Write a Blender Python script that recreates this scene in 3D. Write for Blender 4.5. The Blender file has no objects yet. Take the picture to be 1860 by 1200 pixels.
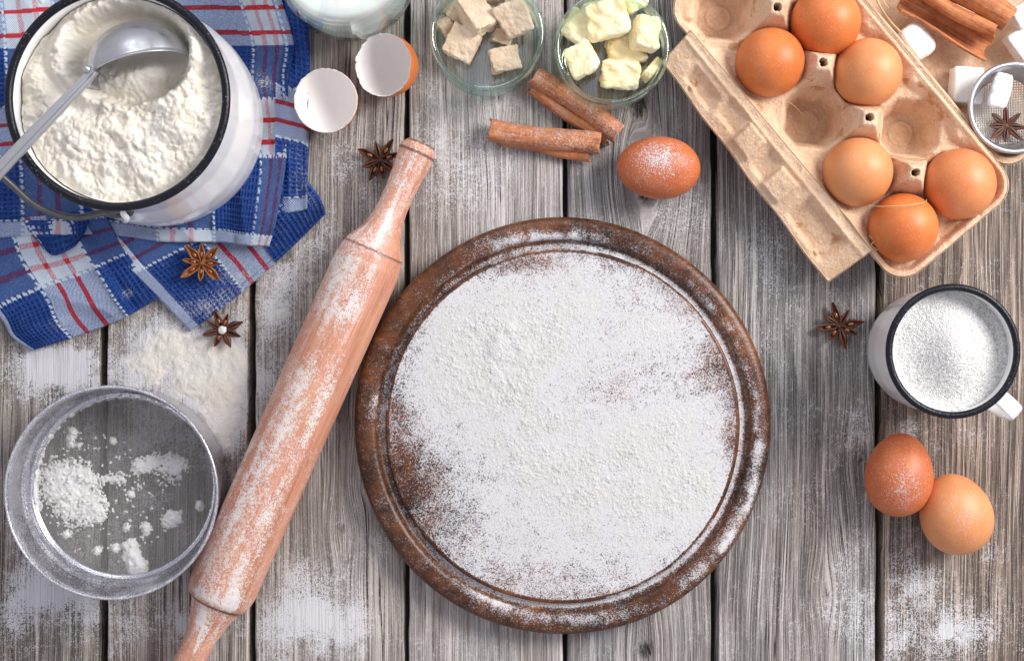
import bpy, math, random
import numpy as np
from mathutils import Vector, Matrix, noise as mnoise
random.seed(4); rng = np.random.default_rng(7)
C = bpy.context.scene.collection
SC = bpy.context.scene
R = math.radians
# ---------------------------------------------------------------- camera, world, light
H = 1.0                       # camera height above the table top (m)
S = 0.67 / 1860               # metres of table per photograph pixel
cd = bpy.data.cameras.new("camera"); cam = bpy.data.objects.new("camera", cd); C.objects.link(cam)
cam.location = (0, 0, H); cd.sensor_width = 36; cd.lens = 36 * H / 0.67; cd.clip_start = 0.05; cd.clip_end = 50
SC.camera = cam
w = bpy.data.worlds.new("World"); SC.world = w; w.use_nodes = True
bg = w.node_tree.nodes['Background']; bg.inputs[0].default_value = (0.93, 0.91, 1.0, 1); bg.inputs[1].default_value = 0.58
def area(name, loc, target, size, power, col):
    l = bpy.data.lights.new(name, 'AREA'); l.shape = 'RECTANGLE'; l.size, l.size_y = size; l.energy = power; l.color = col
    o = bpy.data.objects.new(name, l); C.objects.link(o); o.location = loc
    o.rotation_euler = (Vector(target) - Vector(loc)).to_track_quat('-Z', 'Y').to_euler()
    return o
area("window_light", (1.22, 0.60, 1.08), (0, 0, 0), (0.65, 0.8), 35, (1.0, 0.97, 0.93))
area("added_fill_light", (-0.25, 1.5, 1.3), (0, 0, 0), (0.9, 0.5), 7, (0.93, 0.96, 1.0))  # added bluish fill lamp, no window known on this side
SC.view_settings.view_transform = 'Standard'; SC.view_settings.look = 'None'
SC.view_settings.exposure = 0.04; SC.view_settings.gamma = 1.0
SC.cycles.max_bounces = 8; SC.cycles.transparent_max_bounces = 24

def P(px, py, z=0.0):
    k = S * (H - z) / H
    return ((px - 930) * k, -(py - 600) * k, z)
def topx(X, Y, z=0.0):
    k = S * (H - z) / H
    return X / k + 930, -Y / k + 600
# ---------------------------------------------------------------- noise
def _hash(ix, iy, seed):
    h = (ix.astype(np.int64) * 374761393 + iy.astype(np.int64) * 668265263 + seed * 974634777) & 0xffffffff
    h = ((h ^ (h >> 13)) * 1274126177) & 0xffffffff
    h = (h ^ (h >> 16)) & 0xffffffff
    return h / 4294967295.0
def vnoise(x, y, seed=0):
    x = np.asarray(x, float); y = np.asarray(y, float)
    ix = np.floor(x); iy = np.floor(y); fx = x - ix; fy = y - iy
    fx = fx * fx * fx * (fx * (fx * 6 - 15) + 10); fy = fy * fy * fy * (fy * (fy * 6 - 15) + 10)
    a = _hash(ix, iy, seed); b = _hash(ix + 1, iy, seed); c = _hash(ix, iy + 1, seed); d = _hash(ix + 1, iy + 1, seed)
    return (a + (b - a) * fx) * (1 - fy) + (c + (d - c) * fx) * fy
def fbm(x, y, seed=0, octv=4, gain=.5):
    s = 0; a = 1; t = 0
    for k in range(octv):
        s = s + a * vnoise(x, y, seed + k * 17); t += a; a *= gain; x = x * 2.03 + 7.1; y = y * 2.03 + 3.7
    return s / t
def sstep(a, b, x):
    t = np.clip((x - a) / (b - a), 0, 1); return t * t * (3 - 2 * t)
def blobs(px, py, lst):
    d = np.zeros_like(px, dtype=float)
    for b in lst:
        cx, cy, rx, ry, amp = b[:5]; an = R(b[5]) if len(b) > 5 else 0
        dx = px - cx; dy = py - cy
        u = dx * math.cos(an) + dy * math.sin(an); v = -dx * math.sin(an) + dy * math.cos(an)
        d += amp * np.exp(-((u / rx) ** 2 + (v / ry) ** 2))
    return d
# ---------------------------------------------------------------- objects
def link(o, parent=None):
    C.objects.link(o)
    if parent is not None: o.parent = parent
    return o
def tag(o, label=None, cat=None, group=None, kind=None):
    if label: o['label'] = label
    if cat: o['category'] = cat
    if group: o['group'] = group
    if kind: o['kind'] = kind
    return o
def empty(name, loc, label, cat, group=None, rot=(0, 0, 0)):
    o = bpy.data.objects.new(name, None); C.objects.link(o); o.location = loc; o.rotation_euler = rot
    o.empty_display_size = .02
    return tag(o, label, cat, group)
def mk(name, V, F, mat, parent=None, smooth=True, attrs=None, cols=None):
    V = np.asarray(V, dtype=np.float32).reshape(-1, 3)
    me = bpy.data.meshes.new(name)
    if isinstance(F, np.ndarray):
        n, k = F.shape
        me.vertices.add(len(V)); me.vertices.foreach_set('co', V.ravel())
        me.loops.add(n * k); me.loops.foreach_set('vertex_index', F.astype(np.int32).ravel())
        me.polygons.add(n); me.polygons.foreach_set('loop_start', np.arange(0, n * k, k, dtype=np.int32))
        me.update(calc_edges=True)
    else:
        me.from_pydata(V.tolist(), [], F)
    me.polygons.foreach_set('use_smooth', np.full(len(me.polygons), smooth))
    for k, v in (attrs or {}).items():
        a = me.attributes.new(k, 'FLOAT', 'POINT'); a.data.foreach_set('value', np.asarray(v, np.float32).ravel())
    for k, v in (cols or {}).items():
        a = me.attributes.new(k, 'FLOAT_VECTOR', 'POINT'); a.data.foreach_set('vector', np.asarray(v, np.float32).ravel())
    me.materials.append(mat); me.update()
    return link(bpy.data.objects.new(name, me), parent)
def gridfaces(ni, nj, wrap=False):
    i = np.arange(ni - 1)[:, None]; j = np.arange(nj if wrap else nj - 1)[None, :]
    j2 = (j + 1) % nj
    a = i * nj + j; b = i * nj + j2; c = (i + 1) * nj + j2; d = (i + 1) * nj + j
    return np.stack([a, b, c, d], -1).reshape(-1, 4)
def grid_mesh(name, X, Y, Z, mat, parent=None, mask=None, attrs=None, cols=None, flip=False):
    """X,Y,Z arrays (ni,nj): i grows with y, j with x"""
    V = np.stack([X, Y, Z], -1).reshape(-1, 3); F = gridfaces(*X.shape)
    if flip: F = F[:, ::-1]
    if mask is not None:
        m = mask.ravel(); F = F[m[F].any(1)]
        used = np.zeros(len(V), bool); used[F.ravel()] = True
        idx = np.cumsum(used) - 1; V = V[used]; F = idx[F]
        attrs = {k: np.asarray(v).ravel()[used] for k, v in (attrs or {}).items()}
        cols = {k: np.asarray(v).reshape(-1, 3)[used] for k, v in (cols or {}).items()}
    return mk(name, V, F, mat, parent, True, attrs, cols)
def lathe(name, prof, n, mat, parent=None, fn=None, attr_fn=None, loc=(0, 0, 0), rot=None):
    """prof: list of (r,z) from bottom to top on the outside"""
    pr = np.array(prof, float); t = np.linspace(0, 2 * math.pi, n, endpoint=False)
    Rr = np.maximum(pr[:, 0], 1e-6)[:, None]; Z = pr[:, 1][:, None] + 0 * t[None, :]
    X = Rr * np.cos(t)[None]; Y = Rr * np.sin(t)[None]
    if fn: X, Y, Z = fn(X, Y, Z)
    V = np.stack([X, Y, Z], -1).reshape(-1, 3)
    o = mk(name, V, gridfaces(len(pr), n, True), mat, parent, True, attr_fn(X, Y, Z) if attr_fn else None)
    o.location = loc
    if rot: o.rotation_euler = rot
    return o
def dens(prof, step):
    out = []
    for (a, b) in zip(prof[:-1], prof[1:]):
        n = max(1, int(math.hypot(b[0] - a[0], b[1] - a[1]) / step))
        for k in range(n): out.append((a[0] + (b[0] - a[0]) * k / n, a[1] + (b[1] - a[1]) * k / n))
    return out + [prof[-1]]
def spline(pts, n):
    """Catmull-Rom through pts"""
    p = np.array(pts, float); p = np.vstack([2 * p[0] - p[1], p, 2 * p[-1] - p[-2]])
    out = []
    m = len(p) - 3
    for k in range(n):
        u = k / (n - 1) * m; i = min(int(u), m - 1); t = u - i
        a, b, c, d = p[i:i + 4]
        out.append(.5 * (2 * b + (c - a) * t + (2 * a - 5 * b + 4 * c - d) * t * t + (3 * b - a - 3 * c + d) * t ** 3))
    return np.array(out)
def tube(name, pts, rad, mat, parent=None, seg=10, n=None, closed=False):
    p = spline(pts, n or len(pts) * 6) if not closed else np.array(pts, float)
    N = len(p); rad = np.full(N, rad) if np.isscalar(rad) else np.interp(np.linspace(0, 1, N), np.linspace(0, 1, len(rad)), rad)
    V = []
    up = np.array([0.01, 0.02, 1.0])
    for k in range(N):
        d = p[(k + 1) % N] - p[k - 1] if closed else p[min(k + 1, N - 1)] - p[max(k - 1, 0)]
        d = d / (np.linalg.norm(d) + 1e-12)
        a = np.cross(d, up)
        if np.linalg.norm(a) < .05: a = np.cross(d, [1, 0, 0])
        a /= np.linalg.norm(a); b = np.cross(a, d)
        for s in range(seg):
            t = 2 * math.pi * s / seg; V.append(p[k] + rad[k] * (a * math.cos(t) + b * math.sin(t)))
    F = gridfaces(N, seg, True).tolist()
    if closed:
        F += [[(N - 1) * seg + s, (N - 1) * seg + (s + 1) % seg, (s + 1) % seg, s] for s in range(seg)]
    else:
        F += [list(range(seg)), [(N - 1) * seg + s for s in range(seg)][::-1]]
    return mk(name, V, F, mat, parent)
def move_origin(o, loc):
    """put a mesh object's origin at loc keeping the mesh where it stands"""
    me = o.data; n = len(me.vertices); co = np.empty(n * 3, np.float32); me.vertices.foreach_get('co', co)
    co = co.reshape(-1, 3) - np.array(loc, np.float32); me.vertices.foreach_set('co', co.ravel()); me.update()
    o.location = loc
    return o
# ---------------------------------------------------------------- material kit
class M:
    def __init__(s, name, rough=.6, **kw):
        s.mat = bpy.data.materials.new(name); s.mat.use_nodes = True; s.nt = s.mat.node_tree
        s.b = s.nt.nodes['Principled BSDF']; s.out = s.nt.nodes['Material Output']
        s.set('Roughness', rough)
        for k, v in kw.items(): s.set(k.replace('_', ' '), v)
    def put(s, inp, v):
        if isinstance(v, bpy.types.NodeSocket): s.nt.links.new(v, inp)
        else:
            try:
                if hasattr(inp.default_value, '__len__') and len(inp.default_value) == 4 and len(v) == 3: v = (*v, 1)
            except TypeError: v = (v, v, v, 1)
            inp.default_value = v
    def set(s, k, v): s.put(s.b.inputs[k], v); return s
    def node(s, t, ins=None, **pr):
        n = s.nt.nodes.new('ShaderNode' + t)
        for k, v in pr.items(): setattr(n, k, v)
        for k, v in (ins or {}).items(): s.put(n.inputs[k], v)
        return n
    def math(s, op, a, b=0.0, c=None, clamp=False):
        n = s.node('Math', operation=op, use_clamp=clamp); s.put(n.inputs[0], a); s.put(n.inputs[1], b)
        if c is not None: s.put(n.inputs[2], c)
        return n.outputs[0]
    def mix(s, f, a, b, mode='MIX'):
        n = s.node('Mix', data_type='RGBA', blend_type=mode); s.put(n.inputs[0], f); s.put(n.inputs[6], a); s.put(n.inputs[7], b)
        return n.outputs[2]
    def ramp(s, f, stops):
        n = s.node('ValToRGB'); s.put(n.inputs[0], f); e = n.color_ramp.elements
        while len(e) < len(stops): e.new(.5)
        for q, (p, c) in zip(e, stops): q.position = p; q.color = (*c, 1) if len(c) == 3 else c
        return n.outputs[0]
    def rng(s, v, a, b, c=0., d=1., t='LINEAR'):
        n = s.node('MapRange', interpolation_type=t); 
        for i, q in enumerate((v, a, b, c, d)): s.put(n.inputs[i], q)
        return n.outputs[0]
    def pos(s): return s.node('NewGeometry').outputs['Position']
    def obj(s): return s.node('TexCoord').outputs['Object']
    def scale(s, v, sc, off=(0, 0, 0)):
        n = s.node('Mapping'); s.put(n.inputs[0], v); n.inputs[3].default_value = sc; n.inputs[1].default_value = off
        return n.outputs[0]
    def noise(s, v, sc, det=3, rough=.55, dist=0.):
        n = s.node('TexNoise', {'Scale': sc, 'Detail': det, 'Roughness': rough, 'Distortion': dist}); s.put(n.inputs['Vector'], v)
        return n.outputs['Fac']
    def vor(s, v, sc, out='Distance', **pr):
        n = s.node('TexVoronoi', {'Scale': sc}, **pr); s.put(n.inputs['Vector'], v); return n.outputs[out]
    def attr(s, name, out='Fac'):
        n = s.node('Attribute'); n.attribute_name = name; return n.outputs[out]
    def bump(s, h, dist=.001, strength=1., normal=None):
        n = s.node('Bump', {'Strength': strength, 'Distance': dist}); s.put(n.inputs['Height'], h)
        if normal is not None: s.put(n.inputs['Normal'], normal)
        return n.outputs[0]
FLOUR = (.64, .64, .67)
def dusty(m, base, rough, height=None, hdist=.0006, extra=None, fine=2000, v=None, flour=FLOUR, attr='flour', soft=.22):
    """flour dust lying on a surface: a speckle that thickens where the vertex attribute is high"""
    v = v or m.pos()
    n1 = m.noise(v, fine, 1, .6); n2 = m.noise(v, fine * .37, 2, .6); n3 = m.noise(v, 150, 3, .6)
    n = m.math('ADD', m.math('MULTIPLY', n1, .52), m.math('ADD', m.math('MULTIPLY', n2, .30), m.math('MULTIPLY', n3, .18)))
    n = m.rng(n, .385, .615, 0., 1.)
    d = m.attr(attr)
    if extra is not None: d = m.math('ADD', d, m.math('MULTIPLY', extra, m.rng(d, 0., .25, 0., 1.)))
    f = m.rng(m.math('SUBTRACT', d, n), -soft, soft, 0., 1., 'SMOOTHSTEP')
    f = m.math('MULTIPLY', f, m.rng(d, 0.0, .7, .45, .97))
    m.set('Base Color', m.mix(f, base, flour))
    m.set('Roughness', m.math('ADD', m.math('MULTIPLY', f, .35), rough, clamp=True))
    hh = m.math('MULTIPLY', f, m.math('ADD', .5, n1))
    nrm = m.bump(m.math('MULTIPLY', height, m.math('SUBTRACT', 1., m.math('MULTIPLY', f, .8))), hdist) if height is not None else None
    m.set('Normal', m.bump(hh, .00035, .8, nrm))
    return f
# ---------------------------------------------------------------- materials
def mat_table():
    m = M('weathered_wood', .8); p = m.pos(); gc = m.attr('gco', 'Vector')
    g = m.attr('grain'); tone = m.attr('tone', 'Vector'); kn = m.attr('crack')
    f1 = m.noise(m.scale(gc, (1050, 18, 1)), 1, 3, .75, .3); f2 = m.noise(m.scale(gc, (400, 5, 1)), 1, 4, .65, .5)
    f3 = m.noise(m.scale(p, (14, 5, 1)), 1, 4); fib = m.noise(m.scale(gc, (2600, 330, 1)), 1, 2, .6)
    k = m.math('ADD', m.math('MULTIPLY', g, .24), m.math('ADD', m.math('MULTIPLY', f1, .66), m.math('ADD', m.math('MULTIPLY', f2, .55), m.math('MULTIPLY', fib, .34))))
    k = m.math('SUBTRACT', k, .37)
    # long thin splits that follow the grain
    c1 = m.noise(m.scale(gc, (190, 1.9, 1)), 1, 2, .5); c2 = m.noise(m.scale(gc, (420, 5.5, 3)), 1, 1, .5)
    m1 = m.noise(m.scale(gc, (90, 6, 5)), 1, 2, .5); m2 = m.noise(m.scale(gc, (160, 14, 7)), 1, 2, .5)
    def line(c, w): return m.rng(m.math('ABSOLUTE', m.math('SUBTRACT', c, .5)), w, w * .25, 0., 1.)
    cr = m.math('MULTIPLY', line(c1, .012), m.rng(m1, .50, .57)); cr2 = m.math('MULTIPLY', line(c2, .016), m.rng(m2, .50, .60, 0., .75))
    c3 = m.noise(m.scale(gc, (560, 3.2, 9)), 1, 1, .5); c4 = m.noise(m.scale(gc, (820, 6, 4)), 1, 1, .5); con = m.attr('con')
    cr3 = m.math('MULTIPLY', m.math('MAXIMUM', m.math('MULTIPLY', line(c3, .055), m.rng(m2, .38, .50)), m.math('MULTIPLY', line(c4, .06), m.rng(m1, .60, .48))), m.math('MULTIPLY', con, .66))
    cr = m.math('MAXIMUM', m.math('MAXIMUM', m.math('MAXIMUM', cr, cr2), cr3), kn)
    col = m.ramp(k, [(.19, (.036, .029, .026)), (.30, (.15, .132, .122)), (.42, (.35, .328, .315)), (.66, (.67, .655, .65))])
    col = m.mix(1., col, tone, 'MULTIPLY')
    col = m.mix(m.math('MULTIPLY', m.rng(f3, .42, .66), .55), col, m.mix(1., col, (.74, .62, .51), 'MULTIPLY'))
    col = m.mix(m.math('MULTIPLY', cr, .93), col, (.020, .016, .014))
    h = m.math('SUBTRACT', m.math('ADD', m.math('MULTIPLY', f1, .8), m.math('MULTIPLY', f2, .9)), cr)
    dusty(m, col, .62, h, .0012, fine=1350, soft=.13, extra=m.math('SUBTRACT', m.rng(k, .25, .75, -.05, .03), m.math('MULTIPLY', cr, .10)))
    return m.mat
def mat_flour(name='flour', col=(.72, .715, .71), sc=900, bd=.0005, warm=.3):
    m = M(name, .95); p = m.pos()
    n = m.noise(p, sc, 4, .7); n2 = m.noise(p, 60, 3)
    m.set('Base Color', m.mix(m.math('MULTIPLY', m.rng(n2, .4, .65), warm), col, (col[0], col[1] * .955, col[2] * .87)))
    m.set('Normal', m.bump(n, bd)); m.set('Subsurface Weight', .0)
    return m.mat
def mat_board():
    m = M('dark_varnished_wood', .35, Specular_IOR_Level=.35); p = m.pos()
    a = m.noise(p, 22, 4, .6, .6); b = m.noise(m.scale(p, (110, 520, 60)), 1, 3, .6, .5); c = m.noise(p, 140, 3, .6)
    k = m.math('ADD', m.math('MULTIPLY', a, .6), m.math('ADD', m.math('MULTIPLY', b, .13), m.math('MULTIPLY', c, .27)))
    col = m.ramp(k, [(.34, (.012, .005, .003)), (.45, (.042, .014, .006)), (.56, (.115, .038, .012)), (.72, (.28, .11, .034))])
    scr = m.vor(m.scale(p, (40, 420, 60)), 1, 'Distance', feature='DISTANCE_TO_EDGE')
    dusty(m, col, .33, m.math('ADD', b, c), .0003)
    return m.mat
def mat_pin():
    m = M('beech_wood', .5); p = m.obj()
    a = m.noise(m.scale(p, (900, 900, 22)), 1, 3, .6, .3); b = m.noise(m.scale(p, (90, 90, 8)), 1, 3); c = m.noise(m.scale(p, (30, 30, 20)), 1, 3)
    fl = m.noise(m.scale(p, (1600, 1600, 130)), 1, 1)
    col = m.ramp(m.math('ADD', m.math('MULTIPLY', a, .5), m.math('MULTIPLY', b, .5)), [(.35, (.40, .165, .085)), (.5, (.58, .255, .165)), (.68, (.73, .39, .285))])
    col = m.mix(m.math('MULTIPLY', m.rng(fl, .58, .66), .35), col, (.30, .11, .05))
    col = m.mix(m.rng(c, .45, .7, 0, .5), col, (.66, .36, .22))
    col = m.mix(m.attr('burn'), col, (.03, .02, .02))
    dusty(m, col, .45, a, .0002, fine=1400, flour=(.74, .69, .67))
    return m.mat
def mat_egg(name, c1, c2, speck=.3, patches=None):
    m = M(name, .42, Specular_IOR_Level=.45, Subsurface_Weight=.12, Subsurface_Scale=.004); p = m.obj()
    m.set('Subsurface Radius', (1., .35, .15))
    n = m.noise(p, 45, 3); s = m.noise(p, 1400, 2); s2 = m.vor(p, 300)
    col = m.mix(m.rng(n, .35, .65), c1, c2)
    col = m.mix(m.math('MULTIPLY', m.rng(s, .55, .75), .35), col, (c1[0] * 1.15, c1[1] * 1.3, c1[2] * 1.5))
    col = m.mix(m.math('MULTIPLY', m.rng(s2, .20, .12), speck), col, (c1[0] * .55, c1[1] * .4, c1[2] * .35))
    dusty(m, col, .42, m.math('ADD', m.noise(p, 1800, 2), 0), .0001, v=p, fine=1700)
    return m.mat
def mat_card():
    m = M('moulded_pulp_card', .95); p = m.pos()
    n = m.noise(p, 520, 4, .7, .4); n2 = m.noise(p, 45, 4, .6); n3 = m.noise(p, 150, 3, .6, 1.)
    col = m.mix(m.rng(n2, .35, .65), (.66, .42, .265), (.80, .575, .40))
    col = m.mix(m.math('MULTIPLY', m.rng(n, .5, .72), .5), col, (.90, .74, .57))
    col = m.mix(m.math('MULTIPLY', m.rng(n, .42, .30), .4), col, (.42, .23, .11))
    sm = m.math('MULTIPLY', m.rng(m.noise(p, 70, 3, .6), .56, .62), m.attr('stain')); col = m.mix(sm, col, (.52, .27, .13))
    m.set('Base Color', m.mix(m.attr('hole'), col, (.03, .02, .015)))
    m.set('Normal', m.bump(m.math('ADD', n, n3), .0011))
    return m.mat
def mat_enamel(name='white_enamel', col=(.90, .90, .90)):
    m = M(name, .14, Coat_Weight=.5, Coat_Roughness=.06); p = m.obj()
    n = m.noise(p, 60, 3); sm = m.noise(m.scale(p, (60, 60, 500)), 1, 3, .6, .8)
    c = m.mix(m.math('MULTIPLY', m.rng(sm, .60, .70), .10), col, (.45, .46, .52))
    m.set('Base Color', c); m.set('Roughness', m.rng(n, .3, .7, .10, .24))
    m.set('Normal', m.bump(m.noise(p, 40, 2), .0004, .3))
    return m.mat
def mat_black_enamel():
    m = M('black_enamel', .22, Specular_IOR_Level=.3); p = m.obj()
    n = m.noise(p, 700, 3, .7); n2 = m.noise(p, 60, 2)
    f = m.math('MULTIPLY', m.rng(n, .62, .72), m.rng(n2, .48, .68))
    m.set('Base Color', m.mix(f, (.006, .007, .013), (.50, .51, .56))); m.set('Normal', m.bump(n, .0003))
    return m.mat
def mat_metal(name, col, r=.3, dust=False, brushed=0.):
    m = M(name, r, Metallic=1.); p = m.obj(); n = m.noise(p, 160, 4, .6)
    m.set('Roughness', m.rng(n, .3, .7, r * .75, r * 1.4))
    if dust:
        f = dusty(m, m.mix(n, col, tuple(c * .85 for c in col)), r, n, .0001)
        m.set('Metallic', m.math('SUBTRACT', 1., f))
    else:
        m.set('Base Color', m.mix(m.rng(n, .35, .7), col, tuple(c * .8 for c in col))); m.set('Normal', m.bump(n, .0002, .4))
    return m.mat
def mat_glass(name, tint, edge, lo=.05):
    m = M(name)
    lw = m.node('LayerWeight', {'Blend': .5}); fac = lw.outputs['Facing']
    tr = m.node('BsdfTransparent', {'Color': m.mix(m.rng(fac, .35, .98), tint, edge)})
    gl = m.node('BsdfGlossy', {'Color': (.95, 1., .99, 1), 'Roughness': .04})
    mx = m.node('MixShader'); m.put(mx.inputs[0], m.math('ADD', m.math('MULTIPLY', m.math('POWER', fac, 4.), .75), lo, clamp=True))
    m.nt.links.new(tr.outputs[0], mx.inputs[1]); m.nt.links.new(gl.outputs[0], mx.inputs[2])
    m.nt.links.new(mx.outputs[0], m.out.inputs[0])
    return m.mat
def mat_cloth():
    m = M('checked_cotton', .95)
    fab = m.attr('fab', 'Vector'); we = m.attr('weft', 'Vector'); wa = m.attr('warp', 'Vector')
    sx = m.node('SeparateXYZ'); m.put(sx.inputs[0], fab); u, v = sx.outputs[0], sx.outputs[1]
    tw = m.math('SINE', m.math('MULTIPLY', m.math('ADD', m.math('MULTIPLY', u, 1.), m.math('MULTIPLY', v, .62)), 2 * math.pi / .00115))
    tw2 = m.math('SINE', m.math('MULTIPLY', m.math('SUBTRACT', v, m.math('MULTIPLY', u, .35)), 2 * math.pi / .0010))
    n = m.noise(m.scale(fab, (1, 1, 1)), 900, 2, .6)
    t = m.math('ADD', m.math('MULTIPLY', m.math('MULTIPLY', tw, tw2), .5), m.math('MULTIPLY', n, .6))
    fac = m.rng(t, .12, .50, 0., 1., 'SMOOTHSTEP')
    col = m.mix(fac, we, wa)
    nn = m.noise(m.scale(fab, (1, 1, 1)), 260, 3, .6)
    col = m.mix(m.rng(nn, .3, .7, .0, .35), col, m.mix(1., col, (.60, .68, .80), 'MULTIPLY'))
    fuzz = m.noise(m.scale(fab, (700, 90, 1)), 1, 2, .6)
    col = m.mix(m.math('MULTIPLY', m.rng(fuzz, .62, .78), .12), col, (.45, .55, .8))
    dusty(m, col, .6, m.math('ADD', m.math('MULTIPLY', tw, .35), m.math('ADD', m.math('MULTIPLY', tw2, .35), n)), .0005)
    return m.mat
def mat_simple(name, c1, c2, rough=.7, sc=80, bsc=500, bd=.0004, **kw):
    m = M(name, rough, **kw); p = m.obj()
    m.set('Base Color', m.mix(m.rng(m.noise(p, sc, 4, .6), .35, .65), c1, c2)); m.set('Normal', m.bump(m.noise(p, bsc, 4, .65), bd))
    return m.mat
def mat_cinnamon():
    m = M('cinnamon_bark', .75); p = m.obj()
    a = m.noise(m.scale(p, (40, 420, 420)), 1, 4, .65, .5); b = m.noise(p, 180, 4, .65)
    col = m.ramp(m.math('ADD', m.math('MULTIPLY', a, .6), m.math('MULTIPLY', b, .4)), [(.30, (.14, .036, .011)), (.45, (.39, .115, .032)), (.64, (.62, .24, .085))])
    dusty(m, col, .65, m.math('ADD', a, m.math('MULTIPLY', b, .6)), .0005, v=p)
    return m.mat
T_WOOD = mat_table(); T_FLOUR = mat_flour(); T_FLOURS = mat_flour('spilled_flour', (.72, .70, .665), 1100, .0005, .6); T_FLOURB = mat_flour('sifted_flour', (.645, .645, .645), 1100, .0006, .35); T_FLOURY = mat_flour('creamy_flour', (.82, .785, .71), 900, .0006, .7)
T_BOARD = mat_board(); T_PIN = mat_pin(); T_CARD = mat_card(); T_ENAMEL = mat_enamel(); T_BLACK = mat_black_enamel()
T_ALU = mat_metal('brushed_aluminium', (.60, .61, .64), .36); T_STEEL = mat_metal('dusted_tin', (.60, .60, .66), .25, dust=True)
T_WIRE = mat_metal('dark_iron_wire', (.16, .16, .17), .38); T_MESHWIRE = mat_simple('sieve_wire', (.60, .585, .57), (.70, .68, .66), .5, Metallic=.0)
T_GLASS = mat_glass('green_tinted_glass', (.990, .999, .996), (.36, .70, .65), .13); T_CLEAR = mat_glass('clear_glass', (.995, .999, .998), (.82, .90, .88))
T_CLOTH = mat_cloth(); T_CINN = mat_cinnamon()
T_DARK = mat_simple('gap_shade', (.012, .010, .009), (.03, .025, .02))  # near-black colour standing in for the shade between planks
T_YEAST = mat_simple('pressed_yeast', (.66, .49, .34), (.80, .65, .49), .85, 70, 350, .0012, Subsurface_Weight=.1, Subsurface_Scale=.003)
T_BUTTER = mat_simple('butter', (.95, .78, .40), (.95, .88, .66), .35, 60, 160, .0006, Subsurface_Weight=.25, Subsurface_Scale=.004)
T_SUGARLUMP = mat_simple('white_meringue', (.86, .85, .84), (.80, .78, .76), .7, 90, 600, .0004, Subsurface_Weight=.2, Subsurface_Scale=.003)
T_SUGAR = None
T_POD = mat_simple('anise_pod', (.050, .016, .009), (.15, .045, .020), .45, 220, 900, .0004)
T_PODIN = mat_simple('anise_pod_pale', (.22, .070, .018), (.42, .155, .040), .5, 220, 900, .0003)
T_SEED = mat_simple('anise_seed', (.20, .06, .02), (.30, .10, .03), .12, 60, 200, .0001, Coat_Weight=.6)
T_STRAW = mat_simple('dry_straw', (.48, .33, .15), (.62, .47, .25), .6, 120, 900, .0002)
T_MILK = M('milk', .25, Subsurface_Weight=.3, Subsurface_Scale=.01).set('Base Color', (.88, .90, .87)).mat
def mat_sugar():
    m = M('granulated_sugar', .35, Specular_IOR_Level=.6); p = m.pos()
    c = m.node('TexVoronoi', {'Scale': 1300}); m.put(c.inputs['Vector'], p)
    n = m.noise(p, 1500, 2, .7)
    k = m.node('SeparateColor'); m.put(k.inputs[0], c.outputs['Color'])
    m.set('Base Color', m.mix(m.rng(k.outputs[0], 0., 1.), (.70, .70, .69), (.90, .90, .89)))
    m.set('Normal', m.bump(m.math('ADD', c.outputs['Distance'], n), .0006)); m.set('Roughness', m.rng(k.outputs[1], 0, 1, .1, .7))
    return m.mat
T_SUGAR = mat_sugar()

# ================================================================ TABLE
table = bpy.data.objects.new('table_top', None); C.objects.link(table); tag(table, 'weathered grey plank table top dusted with flour', None, None, 'structure')
TABLE_FLOUR = [
 (232, 880, 130, 130, .80), (250, 800, 90, 60, .25), (250, 650, 200, 80, .42), (425, 640, 30, 90, .45), (60, 640, 90, 60, .25), (100, 1110, 160, 90, .25), (580, 1120, 150, 110, .22), (1640, 1140, 120, 80, .25),
 (330, 660, 110, 55, 1.05), (300, 610, 110, 35, .55), (405, 760, 42, 110, 1.1), (330, 720, 90, 60, .6), (120, 660, 80, 38, .85), (70, 700, 60, 60, .35),
 (505, 590, 38, 90, .85), (480, 720, 30, 120, .45), (540, 500, 45, 60, .55), (590, 430, 30, 70, .40), (640, 230, 70, 60, .42), (640, 320, 60, 60, .5), (600, 190, 60, 40, .2),
 (90, 1070, 140, 60, .74), (40, 960, 60, 90, .35), (270, 1140, 120, 50, .62), (330, 1130, 14, 20, .9), (20, 1160, 60, 60, .4),
 (560, 1150, 110, 80, .62), (640, 1110, 70, 60, .45), (530, 1040, 40, 70, .45), (690, 980, 40, 60, .2), (500, 950, 30, 60, .2),
 (820, 240, 80, 60, .55), (820, 340, 60, 60, .35), (930, 310, 90, 60, .30), (990, 190, 90, 30, .25), (850, 420, 80, 50, .15), (780, 180, 40, 90, .25),
 (1120, 400, 140, 35, .38), (1250, 380, 50, 60, .3), (1130, 320, 60, 60, .25),
 (1390, 470, 60, 60, .40), (1480, 520, 80, 60, .30), (1400, 560, 50, 100, .25), (1540, 640, 40, 60, .30), (1555, 765, 35, 45, .85), (1470, 740, 60, 90, .25), (1510, 880, 60, 60, .25),
 (1540, 1040, 35, 60, .55), (1560, 960, 30, 80, .35), (1500, 1120, 90, 60, .25),
 (1640, 985, 36, 60, .55), (1660, 1100, 60, 70, .72), (1700, 1170, 90, 45, .85), (1780, 1140, 60, 60, .3), (1645, 780, 35, 26, .6), (1770, 810, 40, 25, .45), (1800, 1030, 22, 40, .35), (1820, 920, 30, 90, .22), (1760, 720, 60, 90, .16), (1700, 1040, 60, 90, .22),
 (1120, 1190, 60, 20, .12), (1340, 780, 60, 160, .06), (830, 1140, 60, 60, .14)]
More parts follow.
